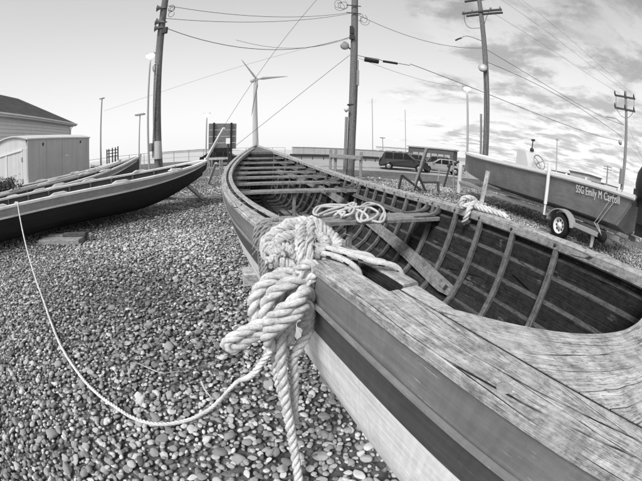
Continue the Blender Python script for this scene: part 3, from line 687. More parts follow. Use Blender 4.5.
# thwarts: (station of the near edge, drop below the sheer, width)
THW = [(4.28, .150, .26), (6.18, .140, .21), (6.86, .125, .19), (7.40, .115, .19), (7.86, .110, .18), (8.30, .10, .17), (8.76, .085, .16), (9.20, .075, .16)]
for (s0, dz, w) in THW:
    zt = float(H['sh'](s0)) - dz; ya, yb = H['inner_y'](s0, zt) - .01, H['inner_y'](s0 + w, zt) - .01
    mb = MB(); k = .005; rows = []
    for y in np.linspace(-1, 1, 9):
        rows.append([(s0 + k, y * ya, zt), (s0, y * ya, zt - k), (s0, y * ya, zt - .036), (s0 + w, y * yb, zt - .036), (s0 + w, y * yb, zt - k), (s0 + w - k, y * yb, zt)])
    mb.loft(rows[::-1]); mb.build('thwart', 'thwart_wood', near)
    for sg in (1, -1):                                         # a pair of grown knees each side
        for sk in (s0 + .03, s0 + w - .03):
            mb = MB(); Rg = []; zs_ = float(H['sh'](sk)) - .035; span = min(.30, H['inner_y'](sk, zt) * .5)
            for u in np.linspace(0, 1, 14):
                # an L-shaped curve: up the hull side, then in over the thwart
                z = zt + .012 + (zs_ - zt - .012) * (1 - u) ** 2.6; yo = H['inner_y'](sk, zt + .05) - .035 - span * u ** 1.7
                tk = .05 * (.45 + 1.1 * math.sin(math.pi * min(1, .15 + u * .85)) ** 1.2) * (1 - .55 * u)
                nrm = np.array([-(zs_ - zt) * (1 - u) ** 1.2, -span * u ** .9 - .02]); nrm = nrm / np.linalg.norm(nrm)
                Rg.append([(sk - .018, sg * yo, z), (sk + .018, sg * yo, z), (sk + .018, sg * (yo + tk * .9), z - tk * .12), (sk - .018, sg * (yo + tk * .9), z - tk * .12)])
            Rg = np.array(Rg)
            if sg < 0: Rg = Rg[:, ::-1]
            mb.loft(Rg); mb.build('knee', 'rib_wood', near)
# posts under two thwarts, floorboards, keelson
for s0, dz in ((6.25, .15), (4.36, .16)):
    mb = MB(); mb.beam((s0, .02, float(H['kz'](s0))), (s0, .02, float(H['sh'](s0)) - dz - .03), .045, .045, (1, 0, 0)); mb.build('stanchion', 'thwart_wood', near)
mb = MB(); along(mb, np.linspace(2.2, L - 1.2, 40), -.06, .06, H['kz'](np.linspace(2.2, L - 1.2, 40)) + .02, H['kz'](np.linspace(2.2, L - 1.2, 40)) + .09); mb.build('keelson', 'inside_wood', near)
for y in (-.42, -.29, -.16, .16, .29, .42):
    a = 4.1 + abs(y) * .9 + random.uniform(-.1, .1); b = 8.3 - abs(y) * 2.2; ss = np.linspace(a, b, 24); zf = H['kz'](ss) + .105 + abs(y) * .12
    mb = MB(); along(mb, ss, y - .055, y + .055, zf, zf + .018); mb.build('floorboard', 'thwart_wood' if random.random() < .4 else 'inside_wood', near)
# far-end breasthook
mb = MB(); rows = []
for s in np.linspace(L - .85, L - .08, 10):
    b = max(float(H['hb'](s)) - .02, .012); z = float(H['sh'](s)) - .02; rows.append([(s, -b, z), (s, b, z), (s, b, z - .05), (s, -b, z - .05)])
mb.loft(rows); mb.build('breasthook', 'rib_wood', near)
mb = MB(); rows = []                                          # end bulkhead
sB = L - .86; b = float(H['hb'](sB)); zt = float(H['sh'](sB)) - .07
prof = [(H['inner_y'](sB, z) - .004, z) for z in np.linspace(float(H['kz'](sB)) + .05, zt, 12)]
P = [(sB, y, z) for y, z in prof] + [(sB, -y, z) for y, z in prof[::-1]]; mb.loft([P, [(x + .02, y, z) for x, y, z in P]]); mb.build('bulkhead', 'inside_wood', near)

def boat_w(s, y, z): q = BOAT_P0 + bax * s - bpe * y; return np.array([q[0], q[1], z])    # local -> world

# crib blocks under the near boat
def block(a, b, w, h, label, mat='pale_timber', name='wood_block', grp=None):
    mb = MB(); mb.beam(a, b, w, h); o = mb.build(name, mat); tag(o, label, 'wood block', grp); return o
ca = at_z(240, 287, 0)
block((ca[0] + .02, ca[1] + .08, .085), (ca[0] + .50, ca[1] + .25, .085), .22, .17, 'pale squared timber block on the pebbles under the near boat')
block(tuple(boat_w(3.6, -.6, .04)), tuple(boat_w(3.4, .55, .04)), .18, .08, 'timber bearer lying crosswise beneath the near boat', 'timber')
block(tuple(boat_w(8.2, -.5, .04)), tuple(boat_w(8.1, .5, .04)), .18, .08, 'timber bearer lying beneath the far end of the near boat', 'timber')

# ================================================================== ROPES ON THE NEAR BOAT
def pr(*q): return [at_r(*p) for p in q]                      # (photo x, photo y, plan distance)
knot = thing('mooring_rope', 'thick white three-strand rope knotted in big loops over the gunwale with hanging tails', 'rope', tuple(at_r(290, 252, 1.05) * [1, 1, 0] + [0, 0, 0]))
K0 = np.array(knot.location)
def kpart(name, fn, mat):
    mb = MB(); fn(mb)
    for v in mb.V: v -= K0
    return mb.build(name, mat, knot)
RR = .0225
# hanging loops
kpart('loop', lambda m: m.rope(pr((312, 262, 1.02), (298, 270, .97), (276, 276, .955), (261, 287, .955), (254, 303, .96), (257, 322, .97), (266, 336, .985)), RR), 'rope_white')
kpart('loop', lambda m: m.rope(pr((318, 266, 1.02), (305, 277, .95), (286, 284, .925), (271, 296, .925), (265, 312, .93), (267, 328, .95), (276, 343, .97)), RR, phase=1), 'rope_white')
kpart('loop', lambda m: m.rope(pr((284, 344, .975), (268, 327, .915), (273, 318, .885), (288, 306, .87), (300, 297, .885), (306, 291, .92), (309, 300, .97), (302, 312, 1.0)), RR, phase=2), 'rope_white')
kpart('loop', lambda m: m.rope(pr((286, 352, .975), (269, 342, .915), (268, 334, .885), (281, 323, .87), (297, 312, .875), (305, 305, .90), (309, 314, .95), (303, 326, .99)), RR, phase=.4), 'rope_white')
kpart('loop', lambda m: m.rope(pr((290, 262, .99), (283, 280, .985), (281, 300, .985), (283, 322, .975), (283, 345, .97)), RR, phase=.9), 'rope_white')
kpart('loop', lambda m: m.rope(pr((302, 264, .99), (298, 280, .965), (294, 300, .955), (290, 322, .955), (288, 342, .96)), RR, phase=2.9), 'rope_white')
kpart('loop', lambda m: m.rope(pr((318, 262, 1.0), (313, 276, .97), (310, 295, .97), (310, 315, .975), (308, 332, .975), (299, 347, .965), (293, 359, .96), (294, 375, .955), (294, 398, .95), (294, 422, .945)), RR * .82, phase=1.9), 'rope_white')
# the flat bight that sticks out over the pebbles
kpart('bight', lambda m: m.rope(pr((284, 318, .945), (268, 320, .93), (251, 328, .91), (236, 336, .895), (227, 341, .89), (226, 346, .885), (233, 348, .885), (247, 341, .90), (262, 332, .92), (280, 326, .95)), RR * .86, phase=.2), 'rope_white')
# tails
kpart('tail', lambda m: m.rope(pr((284, 322, .95), (281, 338, .93), (281, 358, .92), (283, 382, .91), (286, 404, .905), (290, 426, .885), (294, 450, .85), (298, 475, .79), (302, 505, .72)), RR * .92, phase=1.2), 'rope_white')
kpart('tail', lambda m: m.rope(pr((280, 328, .97), (275, 345, .96), (275, 365, .955), (278, 385, .95), (284, 402, .945), (288, 416, .94)), RR * .62, phase=2.2), 'rope_white')
# the loosened bundle on top of the rail
def frayed(m):
    m.bundle(pr((300, 266, .985), (282, 262, .99), (268, 254, 1.02), (270, 240, 1.08), (284, 229, 1.13), (303, 223, 1.16), (320, 227, 1.16), (332, 238, 1.12), (337, 250, 1.07), (331, 260, 1.03), (316, 264, 1.0)), .024, 11, .0072, 6)
    m.bundle(pr((290, 266, .98), (277, 258, .985), (275, 247, 1.02), (286, 238, 1.07), (300, 236, 1.10)), .024, 9, .0075, 4)
    m.bundle(pr((309, 258, .99), (317, 254, 1.0), (325, 247, 1.04), (322, 237, 1.09), (310, 233, 1.10)), .021, 8, .007, 4)
    m.bundle(pr((304, 222, 1.17), (302, 229, 1.10), (301, 240, 1.02), (301, 252, .965), (303, 264, .945), (306, 270, .96)), .018, 8, .0064, 2)
    m.bundle(pr((312, 223, 1.17), (310, 230, 1.09), (309, 242, 1.01), (308, 254, .96), (307, 266, .945)), .013, 9, .006, 1)
    m.bundle(pr((268, 262, .985), (280, 250, .985), (293, 250, .97), (299, 258, .96)), .027, 10, .0078, 4)
    m.bundle(pr((331, 262, 1.0), (326, 268, .99), (317, 270, .975), (306, 269, .95), (298, 266, .95)), .012, 8, .005, 2)
kpart('loosened_strands', frayed, 'rope_fluff')
def fuzz(m):
    for i in range(160):
        a = at_r(random.gauss(300, 16), random.gauss(246, 11), random.uniform(.98, 1.06)); d = rng.normal(0, .022, 3); m.tube([a, a + d * .5 + rng.normal(0, .006, 3), a + d], .0009, 4)
kpart('stray_yarns', fuzz, 'rope_fluff')['kind'] = 'stuff'
kpart('knot', lambda m: m.rope(pr((296, 272, .95), (303, 265, .935), (312, 264, .94), (316, 271, .945), (311, 279, .945), (302, 279, .94), (300, 270, .93)), .017, phase=.5), 'rope_white')
kpart('knot', lambda m: m.rope(pr((312, 270, .95), (308, 280, .94), (305, 292, .935), (301, 303, .93)), .015, phase=.5), 'rope_white')

# braided line with dark flecks round the gunwale through the slot
fl = thing('braided_line', 'white braided line with dark flecks wrapped round the gunwale beside the knot', 'rope')
def fpart(q, r=.0105): mb = MB(); mb.tube(q, r, 10, step=.012); mb.build('turn', 'rope_fleck', fl)
def bw(s, y, dz): return boat_w(s, y, float(H['sh'](s)) + dz)
hbv = lambda s: float(H['hb'](s))
for k, (s0, s1, in0, dzz) in enumerate(((3.02, 2.80, .205, 0), (3.05, 2.87, .20, .006), (2.98, 2.745, .212, .012))):
    h0, h1 = hbv(s0), hbv(s1)
    fpart([bw(s0 + .02, h0 + .028, -.05), bw(s0, h0 + .020, .014), bw(s0 - .01, h0 - .02, .048 + dzz), bw((s0 + s1) / 2 + .03, h0 - .10, .046 + dzz), bw(s1 + .03, h1 - in0 + .08, .044 + dzz), bw(s1, h1 - in0, .032), bw(s1 - .005, h1 - in0 - .025, -.04), bw(s1, h1 - in0 - .01, -.11)])
fpart([bw(3.0, hbv(3.) + .02, .03), bw(2.92, hbv(2.9) - .04, .045), bw(2.85, hbv(2.85) - .085, .04), bw(2.82, hbv(2.82) - .125, .0), bw(2.83, hbv(2.83) - .13, -.09)])

# dark old rope lashed round the gunwale just beyond the knot
ol = thing('lashing', 'old grey rope lashed round the gunwale behind the white knot', 'rope')
for k, s in enumerate((3.30, 3.36, 3.42, 3.47)):
    h = hbv(s); w = float(wo(s)) + float(gp(s)) + iw; mb = MB()
    q = [bw(s + .02, h - w * .5, -.075), bw(s, h + .028, -.060), bw(s - .005, h + .034, -.01), bw(s, h + .012, .044), bw(s + .02, h - .05, .048), bw(s + .035, h - w + .02, .046), bw(s + .04, h - w - .018, -.005), bw(s + .04, h - w - .01, -.06), bw(s + .03, h - w * .5, -.078)]
    mb.rope(q, .0135, phase=k); mb.build('turn', 'rope_old', ol)
for k in range(3):
    mb = MB(); s = 3.30 + .05 * k; mb.rope([bw(s, hbv(s) + .03, -.02), bw(s + .01, hbv(s) + .036, -.10), bw(s - .02, hbv(s) + .032, -.20), bw(s + .02 * k, hbv(s) + .02, -.30 + .05 * k)], .009, phase=k); mb.build('hanging_end', 'rope_old', ol)
mb = MB(); mb.rope([bw(3.25, hbv(3.25) + .01, .02), bw(3.32, hbv(3.3) - .05, .045), bw(3.40, hbv(3.4) - .02, .05), bw(3.45, hbv(3.4) - .10, .05), bw(3.36, hbv(3.4) - .14, .045), bw(3.28, hbv(3.3) - .09, .035)], .014); mb.build('turn', 'rope_old', ol)

# coiled line on the thwart
zc = float(H['sh'](4.3)) - .150
cl = thing('rope_coil', 'slack coil of thin pale line lying on the nearest thwart', 'rope')
def cpx(x, y, up=.0): return at_z(x, y, zc + .012 + up)
mb = MB()
mb.tube([cpx(*q) for q in ((372, 221, .02), (382, 222, .01), (385, 214, .02), (380, 206, .04), (368, 203, .05), (360, 207, .06), (352, 206, .07), (340, 205, .06), (326, 205, .04), (316, 208, .02), (314, 214, .01), (324, 215, .01), (338, 211, .03), (352, 210, .05), (356, 204, .08), (352, 213, .05), (344, 216, .03))], .0118, 8, step=.012)
mb.build('turn', 'rope_cream', cl)
for q in (((344, 216, .02), (338, 212, .03), (346, 209, .06), (358, 207, .08), (366, 208, .06), (362, 215, .04), (362, 221, .02), (372, 219, .02), (378, 213, .03), (370, 208, .05), (360, 209, .06)),
          ((316, 212, .02), (322, 207, .04), (336, 207, .05), (350, 208, .06), (362, 212, .05), (368, 218, .03), (360, 222, .01), (357, 214, .04), (366, 206, .06), (378, 205, .05), (384, 211, .03), (380, 220, .01)),
          ((334, 216, .01), (338, 213, .03), (345, 212, .04), (341, 217, .01)), ((318, 215, .02), (330, 210, .04), (344, 206, .07), (354, 203, .09), (349, 211, .06))):
    mb = MB(); mb.tube([cpx(*p) for p in q], .0118, 8, step=.012); mb.build('turn', 'rope_cream', cl)

# hitch round the far gunwale
ht = thing('hitch', 'thick pale rope hitched round the far gunwale of the near boat', 'rope')
sf = None
def fw(s, y, dz): return boat_w(s, -y, float(H['sh'](s)) + dz)       # y measured to the far side
best = min(np.arange(2.6, 5.0, .01), key=lambda s: abs(project(fw(s, hbv(s) - .03, .0)[None])[0][0] - 474)); s = float(best); h = hbv(s)
mb = MB()
mb.rope([fw(s + .04, h - .02, -.10), fw(s + .02, h - .115, -.11), fw(s - .02, h - .135, -.05), fw(s - .02, h - .11, .02), fw(s + .01, h - .03, .062), fw(s + .05, h + .04, .04), fw(s + .06, h + .05, -.03), fw(s + .04, h - .02, -.095), fw(s + .01, h - .12, -.10)], .022); mb.build('turn', 'rope_white', ht)
mb = MB(); mb.rope([fw(s + .03, h + .04, .0), fw(s + .035, h + .02, .075), fw(s + .05, h - .05, .105), fw(s + .085, h - .10, .085), fw(s + .09, h - .115, .02), fw(s + .06, h - .08, .03), fw(s + .02, h - .03, .05), fw(s - .04, h - .01, .045), fw(s - .12, h - .0, .040), fw(s - .22, h + .01, .032), fw(s - .32, h + .03, .012), fw(s - .36, h + .05, -.05)], .022); mb.build('turn', 'rope_white', ht)
mb = MB(); mb.rope([fw(s - .02, h - .12, -.02), fw(s + .01, h - .06, .045), fw(s - .05, h - .035, .036), fw(s - .14, h - .03, .030), fw(s - .25, h - .01, .026), fw(s - .35, h + .03, .004)], .020, phase=2); mb.build('turn', 'rope_white', ht)

# ================================================================== BOATS ON THE LEFT
def left_boat(label, tip, ztip, az, L, bmax, heel, outer, inner, rail, railfar, zmid, pads=True, kz=.18, bulk=None):
    """double-ended pulling boat; tip = plan position of the end nearest the road, az = heading from that end"""
    root = thing('pulling_boat', label, 'rowing boat', (tip[0], tip[1], 0), math.atan2(az[1], az[0])); root.rotation_euler[0] = R(heel)
    cfg = dict(L=L, hb=([0, .05, .14, .28, .5, .72, .86, .95, 1.0], [.06, .40 * bmax, .72 * bmax, .95 * bmax, bmax, .92 * bmax, .60 * bmax, .25 * bmax, 0]),
               sh=([0, .12, .3, .5, .75, 1.0], [ztip, zmid + (ztip - zmid) * .45, zmid + (ztip - zmid) * .08, zmid, zmid + .06, ztip - .05]), kz=kz, krise=.80, kstart=.45, strakes=7, outer=outer, inner=inner, stations=56, fullness=(.22, .42), stemup=.05, stemmat=rail)
    h = lap_boat(root, cfg); S = np.linspace(.1, L - .1, 90); b, z = h['hb'](S), h['sh'](S)
    for sg in (1, -1):
        m = rail if sg > 0 else railfar
        mb = MB(); along(mb, S, sg * np.maximum(b - .075, 0), sg * (b + .022), z - .045, z + .012, .008); mb.build('gunwale', m, root)
        mb = MB(); Rg = []
        for s in np.linspace(.2, L - .2, 80):
            q = []
            for f, o in ((.150, .012), (.150, .036), (.163, .040), (.176, .036), (.176, .012)):
                a, c = h['surf'](s, f, o); q.append((s, sg * float(a), float(c)))
            Rg.append(q if sg > 0 else q[::-1])
        mb.loft(Rg); mb.build('rub_strip', rail, root)
        if pads:
            for s in np.arange(1.3, L - 1.2, 1.5):
                s_ = s + (.5 if sg < 0 else 0); bb, zz_ = float(h['hb'](s_)), float(h['sh'](s_)) + .012; mb = MB(); Rg = []
                for u, hh_, ww in ((-.22, .004, .03), (-.15, .035, .038), (-.12, .045, .040), (.12, .045, .040), (.15, .035, .038), (.22, .004, .03)):
                    yc = sg * (bb - .026); Rg.append([(s_ + u, yc - ww, zz_), (s_ + u, yc - ww * .9, zz_ + hh_), (s_ + u, yc + ww * .9, zz_ + hh_), (s_ + u, yc + ww, zz_)])
                mb.loft(Rg); mb.build('oarlock_pad', rail, root)
        for s in np.arange(.8, L - .7, .62): rib(root, h, s, sg, .05, .05, inner, .04, .9, 9)
    for s in np.arange(1.5, L - 1.2, 1.02):
        zt = float(h['sh'](s)) - .34; ya = h['inner_y'](s, zt) - .01; mb = MB(); mb.box((s, 0, zt), (.22, 2 * ya, .04)); mb.build('thwart', inner if rail != 'paint_white' else 'paint_mid', root)
    if bulk:
        sB = .95; zt = float(h['sh'](sB)) - .05; prof = [(h['inner_y'](sB, zz_) - .004, zz_) for zz_ in np.linspace(float(h['kz'](sB)) + .05, zt, 10)]; P = [(sB, y, zz_) for y, zz_ in prof] + [(sB, -y, zz_) for y, zz_ in prof[::-1]]
        mb = MB(); mb.loft([P, [(x - .02, y, zz_) for x, y, zz_ in P]]); bo = mb.build('bulkhead', 'paint_pale', root)
        mb = MB(); mb.lathe([(.095, 0), (.095, .012), (.075, .016), (.07, .004), (.0, .004)], (sB + .001, .06, zt - .24), (1, 0, 0), 18); mb.build('hatch', 'black_plastic', bo)
        # sheets of deck over the end
        mb = MB(); rows = []
        for s in np.linspace(.06, .5, 8): bb = max(float(h['hb'](s)) - .06, .01); zz_ = float(h['sh'](s)) - .01; rows.append([(s, -bb, zz_), (s, bb, zz_), (s, bb, zz_ - .03), (s, -bb, zz_ - .03)])
        mb.loft(rows); mb.build('end_deck', 'paint_pale', root)
    return root, h
LAX = np.array([-.62, -.785]); LAX = LAX / np.linalg.norm(LAX); LPE = np.array([LAX[1], -LAX[0]])
T1 = at_r(207, 160, 9.0)[:2]
b1, h1 = left_boat('dark-bottomed rowing boat with white gunwale and grey band, nearest of the boats by the shed', T1, 1.22, LAX, 9.2, .92, -1.8, ['paint_pale', 'paint_black'], 'paint_mid', 'paint_white', 'paint_white', .935, bulk=True)
T2 = at_r(140, 153, 10.2)[:2]
b2, h2_ = left_boat('rowing boat with a tall pale stem, between two other rowing boats', T2, 1.48, LAX, 9.0, .85, -1.5, ['paint_pale', 'paint_mid'], 'paint_mid', 'paint_white', 'paint_pale', .97)
T3 = at_r(120, 158, 12.3)[:2]
b3, h3_ = left_boat('pale rowing boat closest to the storage shed', T3, 1.36, LAX, 9.0, .85, -1.0, ['paint_white', 'paint_pale'], 'paint_mid', 'paint_white', 'paint_white', 1.06)
# long thin line from the knot over the pebbles to the boat on the left
pts = pr((283, 330, .95), (274, 345, .93), (262, 362, .93)) 
pts += [at_r(250, 376, .98) * [1, 1, 1]]
pts += [np.array([*at_z(236, 391, .035)[:2], .10]), np.array([*at_z(214, 408, .03)[:2], .045])]
pts += [np.array([*at_z(x, y, .03)[:2], .036]) for x, y in ((190, 420), (160, 425), (135, 419), (112, 405), (92, 389), (76, 370), (62, 348), (51, 322), (44, 302))]
bpy.context.view_layer.update()
def b1w(s_, y_, z_): return np.array((b1.matrix_world @ Vector((s_, y_, z_)))[:])
sL = min(np.arange(3, 8.5, .02), key=lambda q: abs(project(b1w(q, float(h1['hb'](q)), float(h1['sh'](q)))[None])[0][0] - 18))
gw = b1w(sL, float(h1['hb'](sL)) + .035, float(h1['sh'](sL)) + .0); ga = pts[-1]
pts += [ga + (gw - ga) * u_ - np.array([0, 0, .10 * math.sin(math.pi * u_)]) for u_ in (.25, .5, .75)] + [gw, b1w(sL, float(h1['hb'](sL)) - .01, float(h1['sh'](sL)) + .026), b1w(sL + .08, float(h1['hb'](sL)) - .09, float(h1['sh'](sL)) + .022), b1w(sL + .12, float(h1['hb'](sL)) - .12, float(h1['sh'](sL)) - .12)]
mb = MB(); mb.rope(pts, .0125, lay=3.2, n=6, jitter=.0006); tag(mb.build('mooring_line', 'rope_line'), 'long thin white line curving across the pebbles to the moored dark boat', 'rope')

# timbers under and beside the nearest of them
c1 = at_z(88, 243, 0)
block((c1[0] - .15, c1[1] - .02, .05), (c1[0] - 1.35, c1[1] - .20, .05), .26, .10, 'flat plank bearer jutting out on the pebbles below the dark hull', 'timber')
block((c1[0] - .05, c1[1] + .22, .05), (c1[0] - 1.4, c1[1] + .12, .05), .14, .10, 'second plank of the bearer, behind the flat one under the dark hull', 'timber')
block((c1[0] - .12, c1[1] + .12, .135), (c1[0] - .75, c1[1] + .02, .135), .12, .07, 'dark wedge of wood set on the plank bearer under the dark hull', 'dark_timber')
q0, q1 = at_z(158, 199.5, 0), at_z(207, 201, 0)
tr = thing('trestle', 'timber trestle with a slanting leg propping the end of the nearest dark-bottomed boat', 'trestle')
mb = MB(); mb.beam((q0[0], q0[1], .05), (q1[0], q1[1], .05), .12, .10); mb.build('foot', 'timber', tr)
tp = at_r(180, 178, 8.6); mb = MB(); mb.beam(tp, (q1[0] - .15, q1[1], .08), .10, .10); mb.build('leg', 'pale_timber', tr)
tq = at_r(183, 174, 8.55); mb = MB(); mb.beam(tq, (q0[0] + .15, q0[1] - .05, .08), .09, .09); mb.build('leg', 'dark_timber', tr)

# timbers and spars behind the end of that boat
def spar(a, b, w, h, label, mat, name='spar'):
    mb = MB(); mb.beam(a, b, w, h); return tag(mb.build(name, mat), label, 'timber')
spar(at_r(224, 128, 11.5), at_r(205, 162, 12.2), .11, .06, 'white board leaning up in front of the billboard', 'paint_white', 'leaning_board')
g0 = at_z(197, 187, 0); spar(np.array([g0[0] + .3, g0[1] + .6, .06]), at_r(216, 163, 11.8), .10, .07, 'pale plank sloping down to the gravel behind the boats', 'pale_timber', 'leaning_board')
g1 = at_z(216, 176, 0)
bx_ = thing('timber_stand', 'small timber stand with crosspieces behind the leaning boards', 'stand', (g1[0], g1[1], 0))
for dx in (-.35, .35):
    for dy in (-.2, .2): mb = MB(); mb.beam((dx, dy, 0), (dx * .9, dy, .95), .09, .09); mb.build('leg', 'timber', bx_)
for dy in (-.26, .26): mb = MB(); mb.beam((-.6, dy, 1.0), (.65, dy, 1.0), .05, .12); mb.build('crosspiece', 'pale_timber', bx_)
mb = MB(); mb.beam((-.5, -.25, .5), (.5, -.25, .5), .04, .10); mb.build('crosspiece', 'timber', bx_)

# ================================================================== BOAT ON TRAILER, RIGHT
BOW = np.array([6.12, 12.7]); STN = np.array([6.95, 3.70]); ta = STN - BOW; TL = float(np.linalg.norm(ta)); ta = ta / TL
tb = thing('motor_boat', 'grey open motor boat with white rail, centre console and lettering, on a trailer', 'motor boat', (BOW[0], BOW[1], 0), math.atan2(ta[1], ta[0]))
tB = lambda x: np.interp(x / TL, [0, .02, .08, .18, .32, .5, .75, 1], [.02, .12, .38, .68, .90, 1.0, 1.02, .98])
tS = lambda x: spl([0, .15, .4, .7, 1], [1.86, 1.77, 1.63, 1.53, 1.46], np.asarray(x) / TL)
tC = lambda x: spl([0, .1, .3, .6, 1], [1.10, .97, .84, .78, .77], np.asarray(x) / TL)       # chine
tCb = lambda x: tB(x) * np.interp(x / TL, [0, .1, .3, 1], [.55, .62, .80, .90])
X = np.r_[np.linspace(0, .12, 8), np.linspace(.16, 1, 40)] * TL
def side_y(x, z): c, s_ = float(tC(x)), float(tS(x)); f = np.clip((z - c) / (s_ - c), 0, 1); return float(tCb(x)) + (float(tB(x)) - float(tCb(x))) * f ** .8
rows = []
for x in X:
    c, s_ = float(tC(x)), float(tS(x)); zk = c - .22 * min(1, tB(x))
    out = [(side_y(x, z), z) for z in np.linspace(s_, c, 6)] + [(0.0, zk)]
    full = [(x, -y, z) for y, z in out] + [(x, y, z) for y, z in out[-2::-1]]
    inn = [(x, (y - .05 if y > .06 else y * .2), z + (.0 if z > c + .02 else .12)) for y, z in out[:-1][::1]]
    rows.append(full + [(x, max(side_y(x, s_) - .05, .004), s_), (x, max(side_y(x, c) - .07, .003), max(c + .12, s_ - .62)), (x, -max(side_y(x, c) - .07, .003), max(c + .12, s_ - .62)), (x, -max(side_y(x, s_) - .05, .004), s_)])
def rake(x, z):
    c, s_ = float(tC(min(x, TL))), float(tS(min(x, TL))); return x - .50 * min(1, max(0, (x / TL - .75) / .25)) * min(1.3, max(0, (s_ - z) / (s_ - c)))
rows = [[(rake(x, z), y, z) for x, y, z in r_] for r_ in rows]
mb = MB(); k = len(rows[0]); mb.loft(np.array(rows), mi=[0] * 12 + [1] * (k - 12)); ho = mb.build('hull', ['gelcoat_grey', 'gelcoat_white'], tb)
for p in ho.data.polygons: p.use_smooth = True
ho.data.set_sharp_from_angle(angle=R(35))
for sg in (1, -1):
    mb = MB(); Rg = []
    for x in X[1:]:
        b, z = float(tB(x)), float(tS(x)); Rg.append([(x, sg * (b + .03), z - .085), (x, sg * (b + .048), z - .05), (x, sg * (b + .045), z + .03), (x, sg * (b - .11), z + .03), (x, sg * (b - .12), z + .004), (x, sg * (b - .02), z - .052)])
    Rg = np.array(Rg); mb.loft(Rg if sg < 0 else Rg[:, ::-1]); mb.build('rail_cap', 'gelcoat_white', tb)
mb = MB(); mb.loft([[(rake(TL, z) + d, y, z) for y, z in ((-.97, 1.48), (.97, 1.48), (.88, .77), (0, .56), (-.88, .77))] for d in (.003, .06)]); mb.build('transom', 'gelcoat_grey', tb)
# foredeck
mb = MB(); rows = []
for x in np.linspace(.06, .11, 2).tolist() + np.linspace(.25, 2.0, 8).tolist(): b = float(tB(x)) - .06; b = max(b, .01); z = float(tS(x)) - .01; rows.append([(x, -b, z), (x, 0, z + .03), (x, b, z), (x, b, z - .02), (x, -b, z - .02)])
mb.loft(rows); mb.build('foredeck', 'gelcoat_white', tb)
# where things stand along the boat, from the photograph's directions
def x_on(px_, py_, yl):
    d = ray(px_, py_)[:2]; n_ = np.array([-ta[1], ta[0]]); t_ = (BOW @ n_ + yl) / (d @ n_); return float((d * t_ - BOW) @ ta)
xc = x_on(531, 165, 0.0); zc_ = float(tC(xc)) + .15
cn = MB(); hz = 2.12
cn.loft([[(xc - .42 + dx, y, z) for dx, z in ((.02, zc_), (0, 1.45), (.05, hz - .06), (.12, hz), (.50, hz - .06), (.62, 1.75), (.68, 1.45), (.68, zc_))] for y in (-.36, -.34, .34, .36)]); co_ = cn.build('console', 'console_white', tb)
mb = MB(); mb.lathe([(.0, 0), (.055, .0), (.075, .03), (.07, .09), (.03, .13), (.0, .135)], (xc + .0, 0.0, hz - .02), (0, 0, 1), 14); mb.tube([(xc + .0, 0, hz + .08), (xc + .02, 0, hz + .22), (xc + .03, .0, hz + .33)], .018, 8); mb.box((xc + .045, 0, hz + .36), (.14, .05, .06)); mb.build('compass', 'black_plastic', co_)
mb = MB(); th = np.linspace(0, 2 * np.pi, 29)[:-1]; wc = np.array([xc + .46, -.05, 1.80]); wn = np.array([.86, 0, .5]); wa = np.array([0, 1., 0]); wb = np.cross(wn, wa)
ringp = np.array([wc + .24 * (wa * math.cos(a) + wb * math.sin(a)) for a in np.r_[th, th[:1]]]); mb.tube(ringp, .018, 8); 
for a in (0.3, 2.4, 4.5): mb.tube([wc - wn * .03, wc + .24 * (wa * math.cos(a) + wb * math.sin(a))], .012, 6)
mb.tube([wc - wn * .2, wc], .02, 8); mb.build('steering_wheel', 'steel', co_)
xs_ = x_on(597, 178, 0.2)
mb = MB(); mb.loft([[(xs_ + dx, y, z) for dx, z in ((-.42, .9), (-.40, 1.32), (-.22, 1.50), (.05, 1.55), (.28, 1.45), (.4, 1.25), (.42, .9))] for y in (-.1, -.06, .5, .54)], smooth=False); mb.build('engine_cover', 'black_plastic', tb)
for px_, zt in ((586, 1.62), (566, 1.62)):
    xq = x_on(px_, 178, .1); mb = MB(); mb.tube([(xq, .1, 1.0), (xq, .1, zt)], .035, 10); mb.build('mooring_post', 'gelcoat_white', tb)
for px_ in (556, 572):
    xq = x_on(px_, 176, .3); mb = MB(); mb.box((xq, .35, 1.28), (.45, .5, .35)); mb.build('locker', 'steel' if px_ < 560 else 'black_plastic', tb)
# outboard on the transom
OZ = .12
ob = thing('outboard_motor', 'black outboard motor hanging on the transom of the grey motor boat', 'outboard motor', tuple((BOW + ta * (TL + .14) + np.array([-ta[1], ta[0]]) * -.80).tolist() + [.42]), math.atan2(ta[1], ta[0]))
mb = MB(); rows = []
for z, a, b, w in ((1.02, -.16, .22, .15), (1.10, -.22, .30, .20), (1.30, -.24, .36, .22), (1.52, -.20, .36, .21), (1.66, -.10, .28, .16), (1.70, .0, .18, .08)):
    rows.append([((a + b) / 2 + (b - a) / 2 * math.cos(q), w * math.sin(q), z) for q in np.linspace(0, 2 * np.pi, 17)[:-1]])
mb.loft(rows, smooth=True); mb.build('cowl', 'black_plastic', ob)
mb = MB(); mb.loft([[(x, y, z) for x, y in ((-.08, -.06), (.14, -.05), (.20, 0), (.14, .05), (-.08, .06))] for z in (.30, .6, 1.05)]); mb.build('leg', 'black_plastic', ob)
mb = MB(); mb.box((.16, 0, .55), (.42, .26, .02)); mb.build('cavitation_plate', 'black_plastic', ob)
mb = MB()
for a in (0.2, 2.3, 4.4): mb.loft([[(.22 + d + .04 * u * s_, .02 * math.cos(a) + u * .15 * math.cos(a + s_ * .5), .36 + u * .15 * math.sin(a + s_ * .5)) for s_ in (-1, 0, 1)] for d, u in ((0, .2), (.0, .7), (.0, 1))], closed=False)
mb.lathe([(.0, -.08), (.05, -.06), (.05, .06), (.0, .12)], (.24, 0, .36), (1, 0, 0), 10); mb.build('propeller', 'iron', ob)
